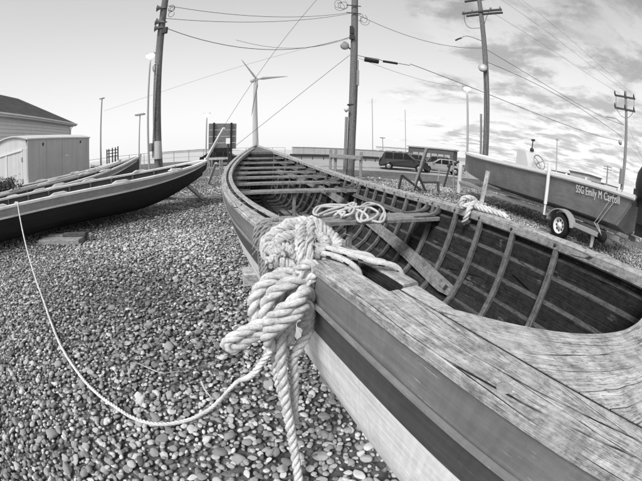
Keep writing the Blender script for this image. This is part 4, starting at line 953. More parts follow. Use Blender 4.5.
mb = MB(); mb.box((-.17, 0, 1.02), (.10, .3, .34)); mb.build('bracket', 'iron', ob)
# lettering on the side
def lettering(text, x0, x1, zbase, parent):
    cu_ = bpy.data.curves.new('lettering', 'FONT'); cu_.body = text; cu_.size = 1.0; cu_.space_character = 1.06; to = bpy.data.objects.new('lettering_tmp', cu_); col.objects.link(to)
    bpy.context.view_layer.update(); me = bpy.data.meshes.new_from_object(to.evaluated_get(bpy.context.evaluated_depsgraph_get())); bpy.data.objects.remove(to); bpy.data.curves.remove(cu_)
    import bmesh; bm = bmesh.new(); bm.from_mesh(me)
    for k_ in (-1, 1):
        g_ = bmesh.ops.duplicate(bm, geom=bm.verts[:len(me.vertices)] + bm.edges[:len(me.edges)] + bm.faces[:len(me.polygons)])
        for v in g_['geom']:
            if isinstance(v, bmesh.types.BMVert): v.co.x += k_ * .028; v.co.z += k_ * .05
    bm.to_mesh(me); bm.free()
    V = np.array([v.co[:] for v in me.vertices]); w = V[:, 0].max() - V[:, 0].min(); sc = (x1 - x0) / w
    for i, v in enumerate(me.vertices):
        x = x0 + (V[i, 0] - V[:, 0].min()) * sc; z = zbase(x) + V[i, 1] * sc * 1.55
        v.co = (x, -(side_y(x, z) + .022 + V[i, 2] * .04), z)
    me.materials.clear(); me.materials.append(MATS['letter_white']); o = bpy.data.objects.new('lettering', me); col.objects.link(o); o.parent = parent
    m = o.modifiers.new('thick', 'SOLIDIFY'); m.thickness = .004; m.offset = 0; return o
xa, xb = x_on(577, 186, -.97), x_on(629, 208, -.97)
xb = min(xb, TL - .42)
lettering('SSG Emily M Carroll', xa, xb, lambda x: float(tS(x)) - .30 + .03 * (x - xa), tb)
# trailer
trl = thing('boat_trailer', 'galvanised boat trailer with white-rimmed wheel under the grey motor boat', 'trailer', (BOW[0], BOW[1], 0), math.atan2(ta[1], ta[0]))
xw = x_on(561, 223, -.98)
for yy in (-.55, .55): mb = MB(); mb.beam((.6, yy * .5, .56), (3.0, yy, .46), .08, .12); mb.beam((3.0, yy, .46), (TL - .5, yy, .46), .08, .12); mb.build('side_rail', 'galvanised', trl)
for xx in (3.0, xw, TL - .9): mb = MB(); mb.beam((xx, -.8, .40), (xx, .8, .40), .08, .08); mb.build('cross_member', 'galvanised', trl)
mb = MB(); mb.beam((-1.1, 0, .52), (1.2, 0, .52), .10, .10); mb.build('tongue', 'galvanised', trl)
for yy in (-.45, .45): mb = MB(); mb.beam((2.2, yy, .60), (TL - .3, yy, .57), .10, .08); mb.build('bunk', 'pale_timber', trl)
def wheel(x, y, rr_=.315):
    o_ = MB(); o_.lathe([(rr_ * .62, -.09), (rr_ * .93, -.10), (rr_, -.065), (rr_, .065), (rr_ * .93, .10), (rr_ * .62, .09)], (x, y, rr_), (0, 1, 0), 30, caps=False); w_ = o_.build('wheel', 'rubber', trl)
    r_ = MB(); r_.lathe([(rr_ * .66, -.085), (rr_ * .60, -.095), (rr_ * .56, -.07), (rr_ * .50, -.035), (rr_ * .25, -.03), (rr_ * .22, -.08), (.0, -.085)], (x, y, rr_), (0, 1, 0), 30, caps=False); r_.build('rim', 'gelcoat_white', w_)
    for a in range(8):
        q = a * math.pi / 4; h_ = MB(); h_.lathe([(.028, 0), (.028, -.004), (0, -.004)], (x + .125 * math.cos(q), y - .036, rr_ + .125 * math.sin(q)), (0, 1, 0), 8); h_.build('vent_hole', 'iron', w_)
    f_ = MB(); rows = []
    for q in np.linspace(R(8), R(172), 16):
        c_, s_ = math.cos(q), math.sin(q); rows.append([(x + (rr_ + e) * c_ * 1.12, y + w2_, rr_ + (rr_ + e) * s_) for e, w2_ in ((.07, -.14), (.095, -.14), (.095, .12), (.07, .12))])
    f_.loft(rows); f_.build('fender', 'galvanised', trl)
wheel(xw, -.98); wheel(xw, .98)
mb = MB(); mb.beam((xw + .35, -.98, .46), (xw + 1.25, -.86, .42), .06, .11); mb.build('step_bar', 'galvanised', trl)
mb = MB(); mb.lathe([(.0, -.05), (.12, -.05), (.12, .05), (.0, .05)], (xw + 1.35, -.86, .42), (0, 1, 0), 16); mb.build('roller', 'rubber', trl)
xg = x_on(547, 190, -1.12); zt = at_r(546.5, 163, math.hypot(*(BOW + ta * xg + np.array([-ta[1], ta[0]]) * -1.12)))[2]
mb = MB(); mb.tube([(xg, -1.12, .45), (xg, -1.12, .75)], .03, 8); mb.tube([(xg, -1.12, .72), (xg, -1.12, zt)], .05, 12); mb.build('guide_post', 'gelcoat_white', trl)
mb = MB(); mb.beam((xg, -1.12, .46), (xg, -.5, .46), .05, .05); mb.build('bracket', 'galvanised', trl)
# tie-down straps over the side
def to_w(x, y, z): q = BOW + ta * x + np.array([-ta[1], ta[0]]) * y; return np.array([q[0], q[1], z])
for k, (pxa, pxb) in enumerate(((617, 594), (622, 597))):
    xa_ = x_on(pxa, 200, -1.0); xb_ = x_on(pxb, 225, -.9); P = []
    for u in np.linspace(0, 1, 9): x_ = xa_ + (xb_ - xa_) * u; z_ = float(tS(xa_)) + .04 + (.62 - float(tS(xa_))) * u; P.append((x_, -(side_y(x_, z_) + .05 * (1 if u < .1 else .5)), z_))
    P.append((xw + 1.35, -.9, .45)); mb = MB(); mb.tube(P, .012, 6); mb.build('strap', 'rope_cream', trl)
# odds and ends on the gravel by the trailer
gp_ = at_z(591, 248, 0); mb = MB(); mb.loft([[(gp_[0] + dx * w_, gp_[1] + dy_, z) for dx, dy_ in ((-1, 0), (-.3, .03), (.4, -.02), (1, .02), (.4, .04), (-.3, .07))] for z, w_ in ((.0, .07), (.10, .06), (.22, .08), (.34, .05), (.40, .03))]); tag(mb.build('rag', 'paint_white'), 'white rag hanging below the roller of the boat trailer', 'rag')
gq = at_z(603, 242, 0); mb = MB(); mb.beam((gq[0] - .1, gq[1] - .35, .04), (gq[0] + .45, gq[1] + .35, .04), .34, .05); tag(mb.build('plank', 'pale_timber'), 'pale plank lying on the gravel behind the trailer wheel', 'plank')

# ================================================================== POSTS AND GEAR BETWEEN THE BOATS
gA = at_z(413, 191, 0); tA = at_r(427, 148, math.hypot(*gA[:2]) * .985)
mb = MB(); mb.beam(gA, tA, .20, .10); tag(mb.build('leaning_post', 'timber'), 'tall grey plank post leaning in front of the parked cars', 'post')
ts = thing('trestle', 'dark folding trestle standing at the foot of the leaning plank post', 'trestle', (gA[0], gA[1], 0)); u_ = np.array([1, .25, 0]) / 1.03
for a, b, m in (((-.55, -.1, .62), (-.65, -.1, 0), 'iron'), ((-.55, -.1, .62), (.30, -.1, .08), 'iron'), ((.1, -.1, .75), (.55, -.1, 0), 'iron'), ((.40, .1, .38), (1.2, .25, .42), 'dark_timber'), ((1.2, .25, .45), (1.22, .25, 0), 'dark_timber')):
    mb = MB(); mb.beam(a, b, .09, .09); mb.build('leg', m, ts)
gB = at_z(443, 189, 0)
dv = thing('trailer_jack', 'dark bent metal jack standing on a block behind the near boat', 'jack', (gB[0], gB[1], 0))
mb = MB(); mb.tube([(0, 0, 0), (.12, 0, .5), (.2, 0, .85), (.3, 0, 1.25)], .05, 8); mb.build('post', 'iron', dv)
mb = MB(); mb.tube([(.15, 0, 1.1), (.32, 0, 1.28), (.55, 0, 1.30), (.75, 0, 1.42)], .06, 8); mb.build('arm', 'iron', dv)
mb = MB(); mb.box((-.05, 0, .05), (.5, .3, .10)); mb.build('block', 'pale_timber', dv)
mb = MB(); mb.tube([(-.30, .05, 0), (-.26, .05, .9)], .025, 8); mb.build('rod', 'galvanised', dv)
gC = at_z(461, 180, 0); rC = 14.5; pC = at_r(460, 175, rC)
mb = MB(); mb.lathe([(.10, 0), (.10, 1.25), (.085, 1.30), (.0, 1.30)], (pC[0], pC[1], 0), (0, 0, 1), 14); tag(mb.build('bollard', 'concrete_pale'), 'white round post beside the bow of the grey motor boat', 'post')
mb = MB(); mb.beam((pC[0] - .25, pC[1], 0), (pC[0] - .35, pC[1] + .1, 1.45), .07, .07); tag(mb.build('leaning_stake', 'timber'), 'thin stake leaning beside the white round post', 'post')
s_st = 3.55; fs = boat_w(4.05, -1.25, 0); q1 = at_r(488, 171, math.hypot(fs[0], fs[1]) * 1.0); q2 = at_r(478.5, 207, math.hypot(fs[0], fs[1]))
mb = MB(); mb.beam((q2[0] - (q1[0] - q2[0]) * 1.6, q2[1] - (q1[1] - q2[1]) * 1.6, 0.0), q1, .045, .045); tag(mb.build('stake', 'pale_timber'), 'pale stake standing behind the rope hitch on the far gunwale', 'post')
e0, e1 = boat_w(5.6, -1.45, .78), boat_w(4.0, -1.22, .88)
mb = MB(); mb.beam(e0, e1, .12, .04); tag(mb.build('plank', 'pale_timber'), 'pale plank running along the outside of the far gunwale', 'plank')
for sx, zt in ((5.3, .78), (4.2, .86)):
    q = boat_w(sx, -(1.42 if sx > 5 else 1.26), 0); mb = MB(); mb.beam((q[0], q[1], 0), (q[0], q[1], zt - .03), .08, .08); tag(mb.build('stake', 'timber'), 'timber prop under the %s of the plank outside the far gunwale' % ('far end' if sx > 5 else 'near end'), 'post')

# post-and-rail by the middle pole
pf = thing('post_and_rail', 'short grey timber post-and-rail barrier in front of the middle pole', 'fence'); fp = []
for px_ in (330.5, 335.5, 361):
    q = at_r(px_, 160, 17.0 if px_ < 340 else 16.4); fp.append(q); zt = at_r(px_, 149.5 if px_ < 350 else 152, 17)[2]; mb = MB(); mb.beam((q[0], q[1], 0), (q[0], q[1], zt), .15, .15); mb.build('post', 'timber', pf)
a, b = at_r(330, 155.5, 16.85), at_r(361, 158, 16.25); mb = MB(); mb.beam(a, b, .06, .20); mb.build('rail', 'timber', pf)

# ================================================================== POLES, LAMPS, WIRES
def pole(name, label, base, r0, top, r1, mat='pole_wood', grp=None):
    t_ = thing(name, label, 'pole', (base[0], base[1], 0), 0, grp); b_ = np.array([base[0], base[1], 0]); mb = MB()
    P = np.linspace((0, 0, 0), np.asarray(top) - b_, 14); mb.tube(P, [r0, r1], 14); mb.build('shaft', mat, t_); return t_, b_
def on(t_, b_, name, mat, fn):
    mb = MB(); fn(mb)
    for v in mb.V: v -= b_
    return mb.build(name, mat, t_)
# left pole
D1 = 14.0; pb = at_r(159.5, 160, D1); pt = at_r(167.6, -14, D1)
pl, b_ = pole('utility_pole', 'weathered wooden utility pole with loudspeaker horns, beside the left lamp post', pb, .20, pt, .155)
def horn(m, px_, py_, dirx): 
    c = at_r(px_, py_, D1 - .15); m.lathe([(.03, -.25), (.05, -.1), (.09, .05), (.17, .16), (.19, .17), (.15, .14), (.0, .0)], c, dirx, 14)
hx = -np.array([cr[0], cr[1], 0])
on(pl, b_, 'loudspeaker_horn', 'steel', lambda m: horn(m, 160.5, 8, hx + [0, -.4, 0]))
on(pl, b_, 'loudspeaker_horn', 'steel', lambda m: horn(m, 159.5, 22, hx + [0, -.3, .2]))
on(pl, b_, 'loudspeaker_horn', 'steel', lambda m: horn(m, 158, 28, hx + [0, -.5, -.1]))
def boxat(px_, py_, D, sz): return lambda m: m.box(at_r(px_, py_, D), sz)
on(pl, b_, 'junction_box', 'iron', boxat(165, 30.5, D1 - .2, (.22, .14, .3)))
for xx, yy in ((155, 28.5), (158, 22), (160, 8)): on(pl, b_, 'bracket', 'iron', lambda m: m.tube([at_r(xx, yy, D1 - .1), at_r(167, yy, D1 - .2)], .03, 6))
on(pl, b_, 'conduit', 'steel', lambda m: m.tube([at_r(152.8, 158, D1 - .2), at_r(154.5, 110, D1 - .2), at_r(157, 68, D1 - .2), at_r(156.5, 64.5, D1 - .2), at_r(154.5, 64, D1 - .2), at_r(153, 67, D1 - .2), at_r(154, 72, D1 - .2), at_r(157.5, 74, D1 - .2)], .03, 8, step=.12))
on(pl, b_, 'meter_box', 'sheet_metal', boxat(158, 150, D1 - .35, (.26, .2, .75)))
on(pl, b_, 'meter_box', 'steel', boxat(150.5, 147.5, D1 - .3, (.2, .16, .35)))
# lamp posts
def lamp_post(label, x, ytop, ybot, D, head, lit=True, r=.055, arm=0.0, grp='lamp posts'):
    b = at_r(x, 150, D); top = at_r(x + (1.0 if x < 300 else -1.0), ytop, D); t_ = thing('lamp_post', label, 'lamp post', (b[0], b[1], 0), 0, grp); b0 = np.array([b[0], b[1], 0]); mb = MB(); mb.tube(np.linspace((0, 0, 0), top - b0, 6), [r * 1.3, r], 10); mb.build('shaft', 'galvanised', t_)
    hw = head
    mb = MB(); mb.box(top - b0 + [0, 0, .05], (hw * 2, hw * .8, hw * .28)); mb.build('lamp_head', 'steel', t_)
    if lit: mb = MB(); mb.lathe([(hw * .3, .02), (hw * .9, -.02), (hw * .75, -.14 * hw / .3), (.0, -.2 * hw / .3)], top - b0 + [0, -.05, -.02], (0, 0, 1), 14); mb.build('lamp', 'lamp_glow', t_)
    return t_
lamp_post('lit lamp post standing against the pole with loudspeaker horns', 149.8, 55, 156, 13.2, .20, True, .038)
lamp_post('tall thin lamp post beside the storage shed', 101, 99, 160, 33, .30, False, .075)
lamp_post('short lamp post between the shed and the poles, with a flat cross head', 139, 115, 157, 46, .75, False, .085)
lamp_post('lit lamp post just left of the billboard', 206, 114, 152, 44, .45, True, .09)
lamp_post('lit lamp post rising behind the bow of the grey motor boat', 468.0, 88, 160, 30, .40, True, .09)
lamp_post('far thin mast beyond the road to the right of the middle pole', 373, 99, 153, 90, .15, False, .10)
lamp_post('far lamp post above the parked dark car', 383.5, 138, 153, 110, .9, False, .14)
lamp_post('faint mast above the far dark building', 406, 110, 153, 120, .15, False, .12)
lamp_post('far bare pole seen over the console of the motor boat', 558, 140, 172, 60, .35, False, .10)
# middle pole
D2 = 17.6; pb = at_r(350.3, 168, D2); pt = at_r(354.8, -14, D2)
pm, b2_ = pole('utility_pole', 'tall wooden utility pole in the middle, rising behind the near boat', pb, .235, pt, .19)
on(pm, b2_, 'conduit', 'steel', lambda m: m.tube([at_r(344.3, 172, D2 - .3), at_r(346.5, 117, D2 - .3)], .08, 10))
on(pm, b2_, 'cable', 'wire', lambda m: m.tube([at_r(353.4, 172, D2 - .2), at_r(356.2, 120, D2 - .2), at_r(358.3, 60, D2 - .2)], .02, 6))
on(pm, b2_, 'lamp', 'galvanised', lambda m: m.lathe([(.0, -.06), (.22, -.05), (.27, .0), (.24, .12), (.1, .2), (.0, .2)], at_r(344.8, 45.5, D2 - .1), (-.3, 1, 0), 18))
on(pm, b2_, 'lamp_arm', 'iron', lambda m: m.tube([at_r(346, 46, D2), at_r(352, 50, D2)], .05, 8))
on(pm, b2_, 'floodlight', 'sheet_pale', lambda m: m.lathe([(.02, .12), (.1, .1), (.14, -.1), (.0, -.12)], at_r(346.8, 109.5, D2 - .35), (1, .3, .6), 12))
on(pm, b2_, 'junction_box', 'iron', boxat(351.5, 30, D2 - .25, (.2, .14, .5)))
on(pm, b2_, 'junction_box', 'iron', boxat(351.8, 37, D2 - .25, (.26, .14, .3)))
on(pm, b2_, 'terminal_box', 'steel', boxat(357.8, 78, D2 - .2, (.14, .14, .9)))
on(pm, b2_, 'strap', 'iron', lambda m: m.lathe([(.245, -.03), (.245, .03)], at_r(351.5, 105, D2), (0, 0, 1), 16))
for yy in (5, 12.5): on(pm, b2_, 'bracket', 'iron', lambda m: m.tube([at_r(346.5, yy, D2 - .25), at_r(361, yy + 1.5, D2 - .25)], .03, 6))
# right pole behind the bow
D3 = 19.5; pb = at_r(485, 160, D3); pt = at_r(476.5, -16, D3)
def on_pole(a, b, y):
    u = np.linspace(0, 1, 400)[:, None]; P = np.array([a[0], a[1], 0]) * (1 - u) + b * u; return P[int(np.abs(project(P)[1] - y).argmin())]
pr3, b3_ = pole('utility_pole', 'utility pole with two crossarms behind the bow of the grey motor boat', pb, .20, pt, .15)
vx = np.array([cr[0], cr[1], 0]) * .62 + np.array([0, -.80, 0]); vx /= np.linalg.norm(vx)
for yy in (12.5, -2):
    c = on_pole(pb, pt, max(yy, -12)) - np.array([.05, .2, 0])
    on(pr3, b3_, 'crossarm', 'dark_timber', lambda m: m.beam(c - vx * 1.45, c + vx * 1.45, .11, .14))
    vp = np.array([-vx[1], vx[0], 0]); on(pr3, b3_, 'crossarm', 'dark_timber', lambda m: m.beam(c - vx * 1.35 + vp * .42, c + vx * 1.35 + vp * .42, .11, .14))
    for u in (-1.35, -.7, .7, 1.35): on(pr3, b3_, 'insulator', 'steel', lambda m: m.lathe([(.03, 0), (.06, .05), (.05, .12), (.07, .16), (.0, .2)], c + vx * u + [0, 0, .07], (0, 0, 1), 10))
on(pr3, b3_, 'lamp', 'galvanised', lambda m: m.lathe([(.0, -.06), (.24, -.05), (.29, .0), (.26, .12), (.1, .2), (.0, .2)], at_r(482.6, 67.5, D3 - .35), (.5, .86, -.25), 18))
on(pr3, b3_, 'lamp_arm', 'steel', lambda m: m.tube([on_pole(pb, pt, 41.5), at_r(470, 36.5, D3), at_r(464, 36.3, D3), at_r(461, 38, D3)], .035, 8, step=.1))
on(pr3, b3_, 'street_light', 'steel', lambda m: m.loft([[at_r(x, y, D3) + np.array(o_) for o_ in ((0, 0, .05), (.08, .08, 0), (0, 0, -.05), (-.08, -.08, 0))] for x, y in ((455.5, 40.5), (458.5, 39), (461.5, 38))]))
on(pr3, b3_, 'conduit', 'steel', lambda m: m.tube([at_r(480.5, 160, D3 - .25), at_r(481, 114, D3 - .25)], .07, 8))
on(pr3, b3_, 'cable', 'wire', lambda m: m.tube([at_r(486.8, 160, D3 - .2), at_r(484.8, 75, D3 - .2)], .02, 6))
on(pr3, b3_, 'jumper', 'wire', lambda m: m.tube([at_r(464, 14, D3), at_r(465, 22, D3), at_r(470, 28, D3), on_pole(pb, pt, 28)], .018, 6, step=.1))
on(pr3, b3_, 'jumper', 'wire', lambda m: m.tube([at_r(490, 8, D3), at_r(485, 22, D3), on_pole(pb, pt, 32)], .018, 6, step=.1))
PT3 = pt.copy()
# far right pole
D4 = 31.0; pb = at_r(621.5, 185, D4); pt = at_r(625.3, 91, D4)
pr4, b4_ = pole('utility_pole', 'slim far utility pole with two crossarms and insulators above the lettering', pb, .19, pt, .13, 'timber')
v4 = np.cross(pb * [1, 1, 0], (0, 0, 1)); v4 = v4 / np.linalg.norm(v4)
for yy in (97, 109.5):
    c = at_r(625, yy, D4 - .15); on(pr4, b4_, 'crossarm', 'dark_timber', lambda m: m.beam(c - v4 * 1.15, c + v4 * 1.15, .10, .18))
    for u in (-1.1, 0, 1.0): on(pr4, b4_, 'insulator', 'iron', lambda m: m.lathe([(.05, 0), (.09, .1), (.07, .35), (.0, .5)], c + v4 * u, (0, 0, 1), 8))
for sg in (-1, 1): on(pr4, b4_, 'jumper', 'wire', lambda m: m.tube([at_r(625, 97, D4) + v4 * sg * 1.0, at_r(625, 109, D4) + v4 * sg * .95, at_r(625, 116, D4) + v4 * sg * .5, at_r(625, 118, D4)], .025, 6, step=.15))
on(pr4, b4_, 'lamp_arm', 'steel', lambda m: m.tube([at_r(624, 125, D4), at_r(616, 118.5, D4), at_r(606, 116.5, D4)], .045, 8))
on(pr4, b4_, 'lamp', 'galvanised', lambda m: m.lathe([(.0, -.1), (.22, -.05), (.26, .1), (.1, .25), (.0, .25)], at_r(620.8, 142.5, D4 - .2), (-.3, 1, 0), 12))
on(pr4, b4_, 'guard', 'steel', lambda m: m.tube([at_r(620.6, 184, D4 - .3), at_r(622.2, 169, D4 - .3)], .24, 10))
# one more far small pole
pb = at_r(606.8, 182, 75); pt = at_r(607.8, 166, 75); pr5, b5_ = pole('utility_pole', 'tiny distant utility pole above the rail of the grey motor boat', pb, .2, pt, .16, 'timber')
for yy in (166.8, 169.5): c = at_r(607.6, yy, 75); on(pr5, b5_, 'crossarm', 'timber', lambda m: m.beam(c - v4 * 1.1, c + v4 * 1.1, .14, .2))

wcount = [0]
def wire(label, a, b, sag, r=.016, mat='wire', n=18):
    a, b = np.asarray(a), np.asarray(b); u = np.linspace(0, 1, n)[:, None]; P = a * (1 - u) + b * u; P[:, 2] -= sag * 4 * (u * (1 - u))[:, 0]
    mb = MB(); mb.tube(P, r * .78, 6); o = mb.build('overhead_wire', mat); return tag(o, label, 'wire', 'overhead wires')
wire('upper sagging wire between the horn pole and the middle pole', at_r(166, 5.5, D1), at_r(350, 12.5, D2), .9)
wire('second sagging wire between the horn pole and the middle pole, ending in loops', at_r(166, 18.5, D1), at_r(350, 13.5, D2), .8)
wire('lowest wire from the horn pole to the middle pole', at_r(167, 28.5, D1), at_r(350, 37, D2), 1.3, .02)
wire('short slack wire drooping under the lowest wire left of the middle pole', at_r(236, 40, D1 + 1), at_r(350, 38, D2), .7, .012)
PB3 = np.array([b3_[0], b3_[1], 0]); wire('long wire from the middle pole past the crossarm pole to the far right pole', at_r(354, 13, D2), on_pole(PB3, PT3, 48), .9, .018)
wire('wire from the crossarm pole to the far right pole, upper of two dark ones', on_pole(PB3, PT3, 48.5), at_r(623, 125, D4), .8, .02)
wire('wire with a splice loop below the upper one from the crossarm pole', on_pole(PB3, PT3, 61.5), at_r(622, 137, D4), .0, .022)
wire('heavy cable from the black splice cases to the far right pole', at_r(410, 64, D2 + .5), at_r(621, 141, D4), 1.0, .024)
wire('thin wire that ends at the lit lamp behind the bow', at_r(358, 58, D2), at_r(468, 86, 28), .6, .012)
wire('rightmost of the three high wires off the top edge to the far pole', at_r(522, 0, 23), at_r(630.5, 92, D4), .6, .014, 'wire_pale')
wire('middle of the three high wires off the top edge to the far pole', at_r(500, -1, 21), at_r(624.5, 91, D4), .6, .014, 'wire_pale')
wire('leftmost of the three high wires, from the crossarm to the far pole', at_r(491, 12, D3), at_r(619, 93, D4), .6, .014, 'wire_pale')
wire('steep guy wire crossing the sky behind the turbine', at_r(322, -6, 19), at_r(223, 128, 24), .0, .016)
wire('guy wire slanting down left from the middle pole', at_r(350, 55, D2), at_r(234, 147, 20), .2, .016)
wire('faint wire slanting across the clear sky to the shed', at_r(350, 38, D2), at_r(104, 111, 26), .6, .010, 'wire_pale')
wire('wire running down behind the far right pole', at_r(626, 122, D4), at_r(650, 178, 24), .1, .014)
wire('lower wire running down behind the far right pole', at_r(624, 140, D4), at_r(650, 170, 30), .1, .014)
# splice cases on the cable
sc_ = thing('splice_case', 'two black cable splice cases hanging beside the middle pole', 'cable box'); 
for xa_, ya_, xb_, yb_, r_ in ((364.5, 59.5, 378.5, 61.8, .13), (383, 61.3, 397.5, 63.6, .07)): mb = MB(); mb.tube([at_r(xa_, ya_, D2), at_r(xb_, yb_, D2 + .2)], r_, 10); mb.build('case', 'black_plastic', sc_)
mb = MB(); mb.tube([at_r(358, 55.5, D2), at_r(364, 57, D2), at_r(378, 59, D2), at_r(384, 61.5, D2), at_r(397, 63.2, D2 + .3), at_r(410, 65.5, D2 + .5)], .018, 6); mb.build('messenger_wire', 'wire', sc_)
# loops of slack wire by the poles
def loops(label, base, n, R_, D):
    mb = MB()
    for k in range(n):
        c = at_r(base[0] + random.uniform(-3, 3), base[1] + random.uniform(-4, 4), D); q = np.linspace(0, 5.5, 36); mb.tube([c + np.array([cr[0], cr[1], 0]) * R_ * (.7 + .25 * (k % 2)) * math.cos(a + k) + np.array([0, 0, 1]) * R_ * (.8 + .06 * a) * math.sin(a + k) for a in q], .013, 5)
    tag(mb.build('wire_loops', 'wire'), label, 'wire')
loops('slack loops of wire beside the horn pole', (172, 10), 4, .16, D1); loops('slack loops of wire to the left of the middle pole top', (341, 7), 4, .3, D2); loops('slack loops of wire to the right of the middle pole top', (362, 18), 3, .28, D2)

# ================================================================== BEHIND
# billboard seen from the back
DB = 26.0; a, b = at_r(208.5, 150.5, DB), at_r(236, 146, DB * 1.03); zt1, zt2 = at_r(208.5, 124.5, DB)[2], at_r(236, 122.5, DB * 1.03)[2]; zb1 = at_r(208.5, 150.5, DB)[2]
bb = thing('billboard', 'dark billboard seen from behind on two posts, beyond the boats', 'sign', (a[0], a[1], 0)); A = a.copy(); d = b - a; d[2] = 0; dl = np.linalg.norm(d); d /= dl; zb = zb1 + .05; zt = (zt1 + zt2) / 2
nrm = np.array([d[1], -d[0], 0]); bo = np.array([a[0], a[1], 0])
pn = 4
for k in range(pn):
    m = MB(); z0 = zb + (zt - zb) * k / pn; z1 = zb + (zt - zb) * (k + 1) / pn; m.beam(np.array([0, 0, (z0 + z1) / 2]), d * dl + np.array([0, 0, (z0 + z1) / 2]), .06, z1 - z0 - .02, ch=.05); m.build('panel', 'timber', bb)
for u in (.17, .80): m = MB(); m.beam(d * dl * u + nrm * .10, d * dl * u + nrm * .10 + np.array([0, 0, zt + .05]), .14, .14, nrm); m.build('post', 'black_plastic', bb)
m = MB(); m.box(d * dl * .47 + nrm * .06 + np.array([0, 0, zb - .06]), (dl * .62, .1, .35), rotz(math.atan2(d[1], d[0]))); m.build('lower_board', 'black_plastic', bb)
c = at_r(228.3, 141, 20.0); sg_ = thing('small_sign', 'small white sign on a dark post in front of the billboard', 'sign', (c[0], c[1], 0)); m = MB(); m.beam((0, 0, 0), (0, 0, c[2] + .1), .09, .09); m.build('post', 'iron', sg_); m = MB(); m.box((0, -.06, c[2]), (.27, .03, .36)); m.build('board', 'letter_white', sg_)

# wind turbine
DT = 232.0; tb_ = at_r(255.8, 149, DT); hub = at_r(255.3, 80, DT); wt = thing('wind_turbine', 'three-bladed wind turbine rising behind the far end of the near boat', 'wind turbine', (tb_[0], tb_[1], 0)); wb0 = np.array([tb_[0], tb_[1], 0])
m = MB(); m.tube(np.linspace((0, 0, 0), hub - wb0 - [0, 0, 1.5], 12), [2.3, 1.25], 20); m.build('tower', 'turbine_white', wt)
hb_ = hub - wb0; view = -hub / np.linalg.norm(hub); ra = np.array([.74, -.67, 0.02]); ra /= np.linalg.norm(ra)
m = MB(); m.lathe([(.0, -5.2), (1.2, -5.0), (1.6, -2), (1.6, 1.5), (1.1, 2.6), (.0, 3.2)], hb_, ra, 14); m.build('nacelle', 'turbine_white', wt)
hc_ = hb_ + ra * 2.4; e1 = np.cross(ra, (0, 0, 1)); e1 /= np.linalg.norm(e1); e2 = np.cross(e1, ra)
targets = ((243, 61.5), (288, 76.5), (251.5, 116)); LBl = 26.0
for (bx, by) in targets:
    dr = ray(bx, by); n_ = ra; o_ = np.array([0, 0, HC]); hw = hc_ + wb0; t_ = ((hw - o_) @ n_) / (dr @ n_); tip = o_ + dr * t_; v = tip - hw; ln = np.linalg.norm(v); v = v / ln; ln = float(np.clip(ln, 20, 31)); w_ = np.cross(ra, v); m = MB(); rows = []
    for u, chd, th_ in ((0, .9, .9), (.06, 1.0, .8), (.18, 2.3, .45), (.5, 1.5, .25), (.85, .8, .12), (1.0, .25, .05)):
        c = hc_ + v * ln * u; tw = R(14) * (1 - u); cx = w_ * math.cos(tw) + ra * math.sin(tw); cy = np.cross(v, cx); rows.append([c + cx * chd * p_ + cy * th_ * q_ for p_, q_ in ((-.35, 0), (-.1, .5), (.25, .4), (.65, 0), (.25, -.3), (-.1, -.4))])
    m.loft(rows, smooth=True); m.build('blade', 'turbine_white', wt)

# sea wall and guard rail beyond the road
def seawall(p0, p1, h, th, panels, label, nm='sea_wall', mat='concrete_pale'):
    t_ = thing(nm, label, 'wall', (p0[0], p0[1], 0)); d = np.array([p1[0] - p0[0], p1[1] - p0[1], 0]); ln = np.linalg.norm(d); d /= ln
    for k in range(panels):
        a = d * ln * k / panels + d * .03; b = d * ln * (k + 1) / panels - d * .03; m = MB(); m.beam(a + [0, 0, h / 2], b + [0, 0, h / 2], th, h, ch=.03); m.build('wall_panel', mat, t_)
    m = MB(); m.beam(np.array([0, 0, h + .06]), d * ln + [0, 0, h + .06], th * 1.3, .12); m.build('coping', 'concrete', t_); return t_
W0, W1 = at_r(292, 153, 66), at_r(404, 153, 82)
seawall(W0, W1, 1.95, .5, 12, 'long pale concrete sea wall across the road')
gr = thing('guard_rail', 'low dark guard rail along the far side of the road', 'fence'); G0, G1 = at_r(290, 160, 47), at_r(412, 160, 54)
dG = (G1 - G0) * [1, 1, 0]; 
for k in range(13): q = G0 + dG * k / 12; m = MB(); m.beam((q[0], q[1], 0), (q[0], q[1], .8), .14, .14); m.build('post', 'iron', gr)
for z in (.62,): m = MB(); m.beam((G0[0], G0[1], z), (G1[0], G1[1], z), .06, .42); m.build('rail', 'iron', gr)
m = MB(); m.beam((*at_r(285, 165, 27)[:2], .07), (*at_r(420, 166, 32)[:2], .07), .2, .14); tag(m.build('kerb', 'concrete'), kind='structure')

# chain-link fence on the left by the water
ff = thing('wire_fence', 'low wire fence along the water between the shed and the billboard', 'fence'); F0, F1 = at_r(86, 158, 40), at_r(285, 151, 44); nF = 14
for k in range(nF + 1): q = F0 + (F1 - F0) * k / nF; m = MB(); m.tube([(q[0], q[1], 0), (q[0], q[1], 1.75)], .04, 6); m.build('post', 'galvanised', ff)
for z in (1.72, .9, .2): m = MB(); m.tube([(F0[0], F0[1], z), (F1[0], F1[1], z)], .02 if z < 1.7 else .03, 6); m.build('rail', 'galvanised', ff)
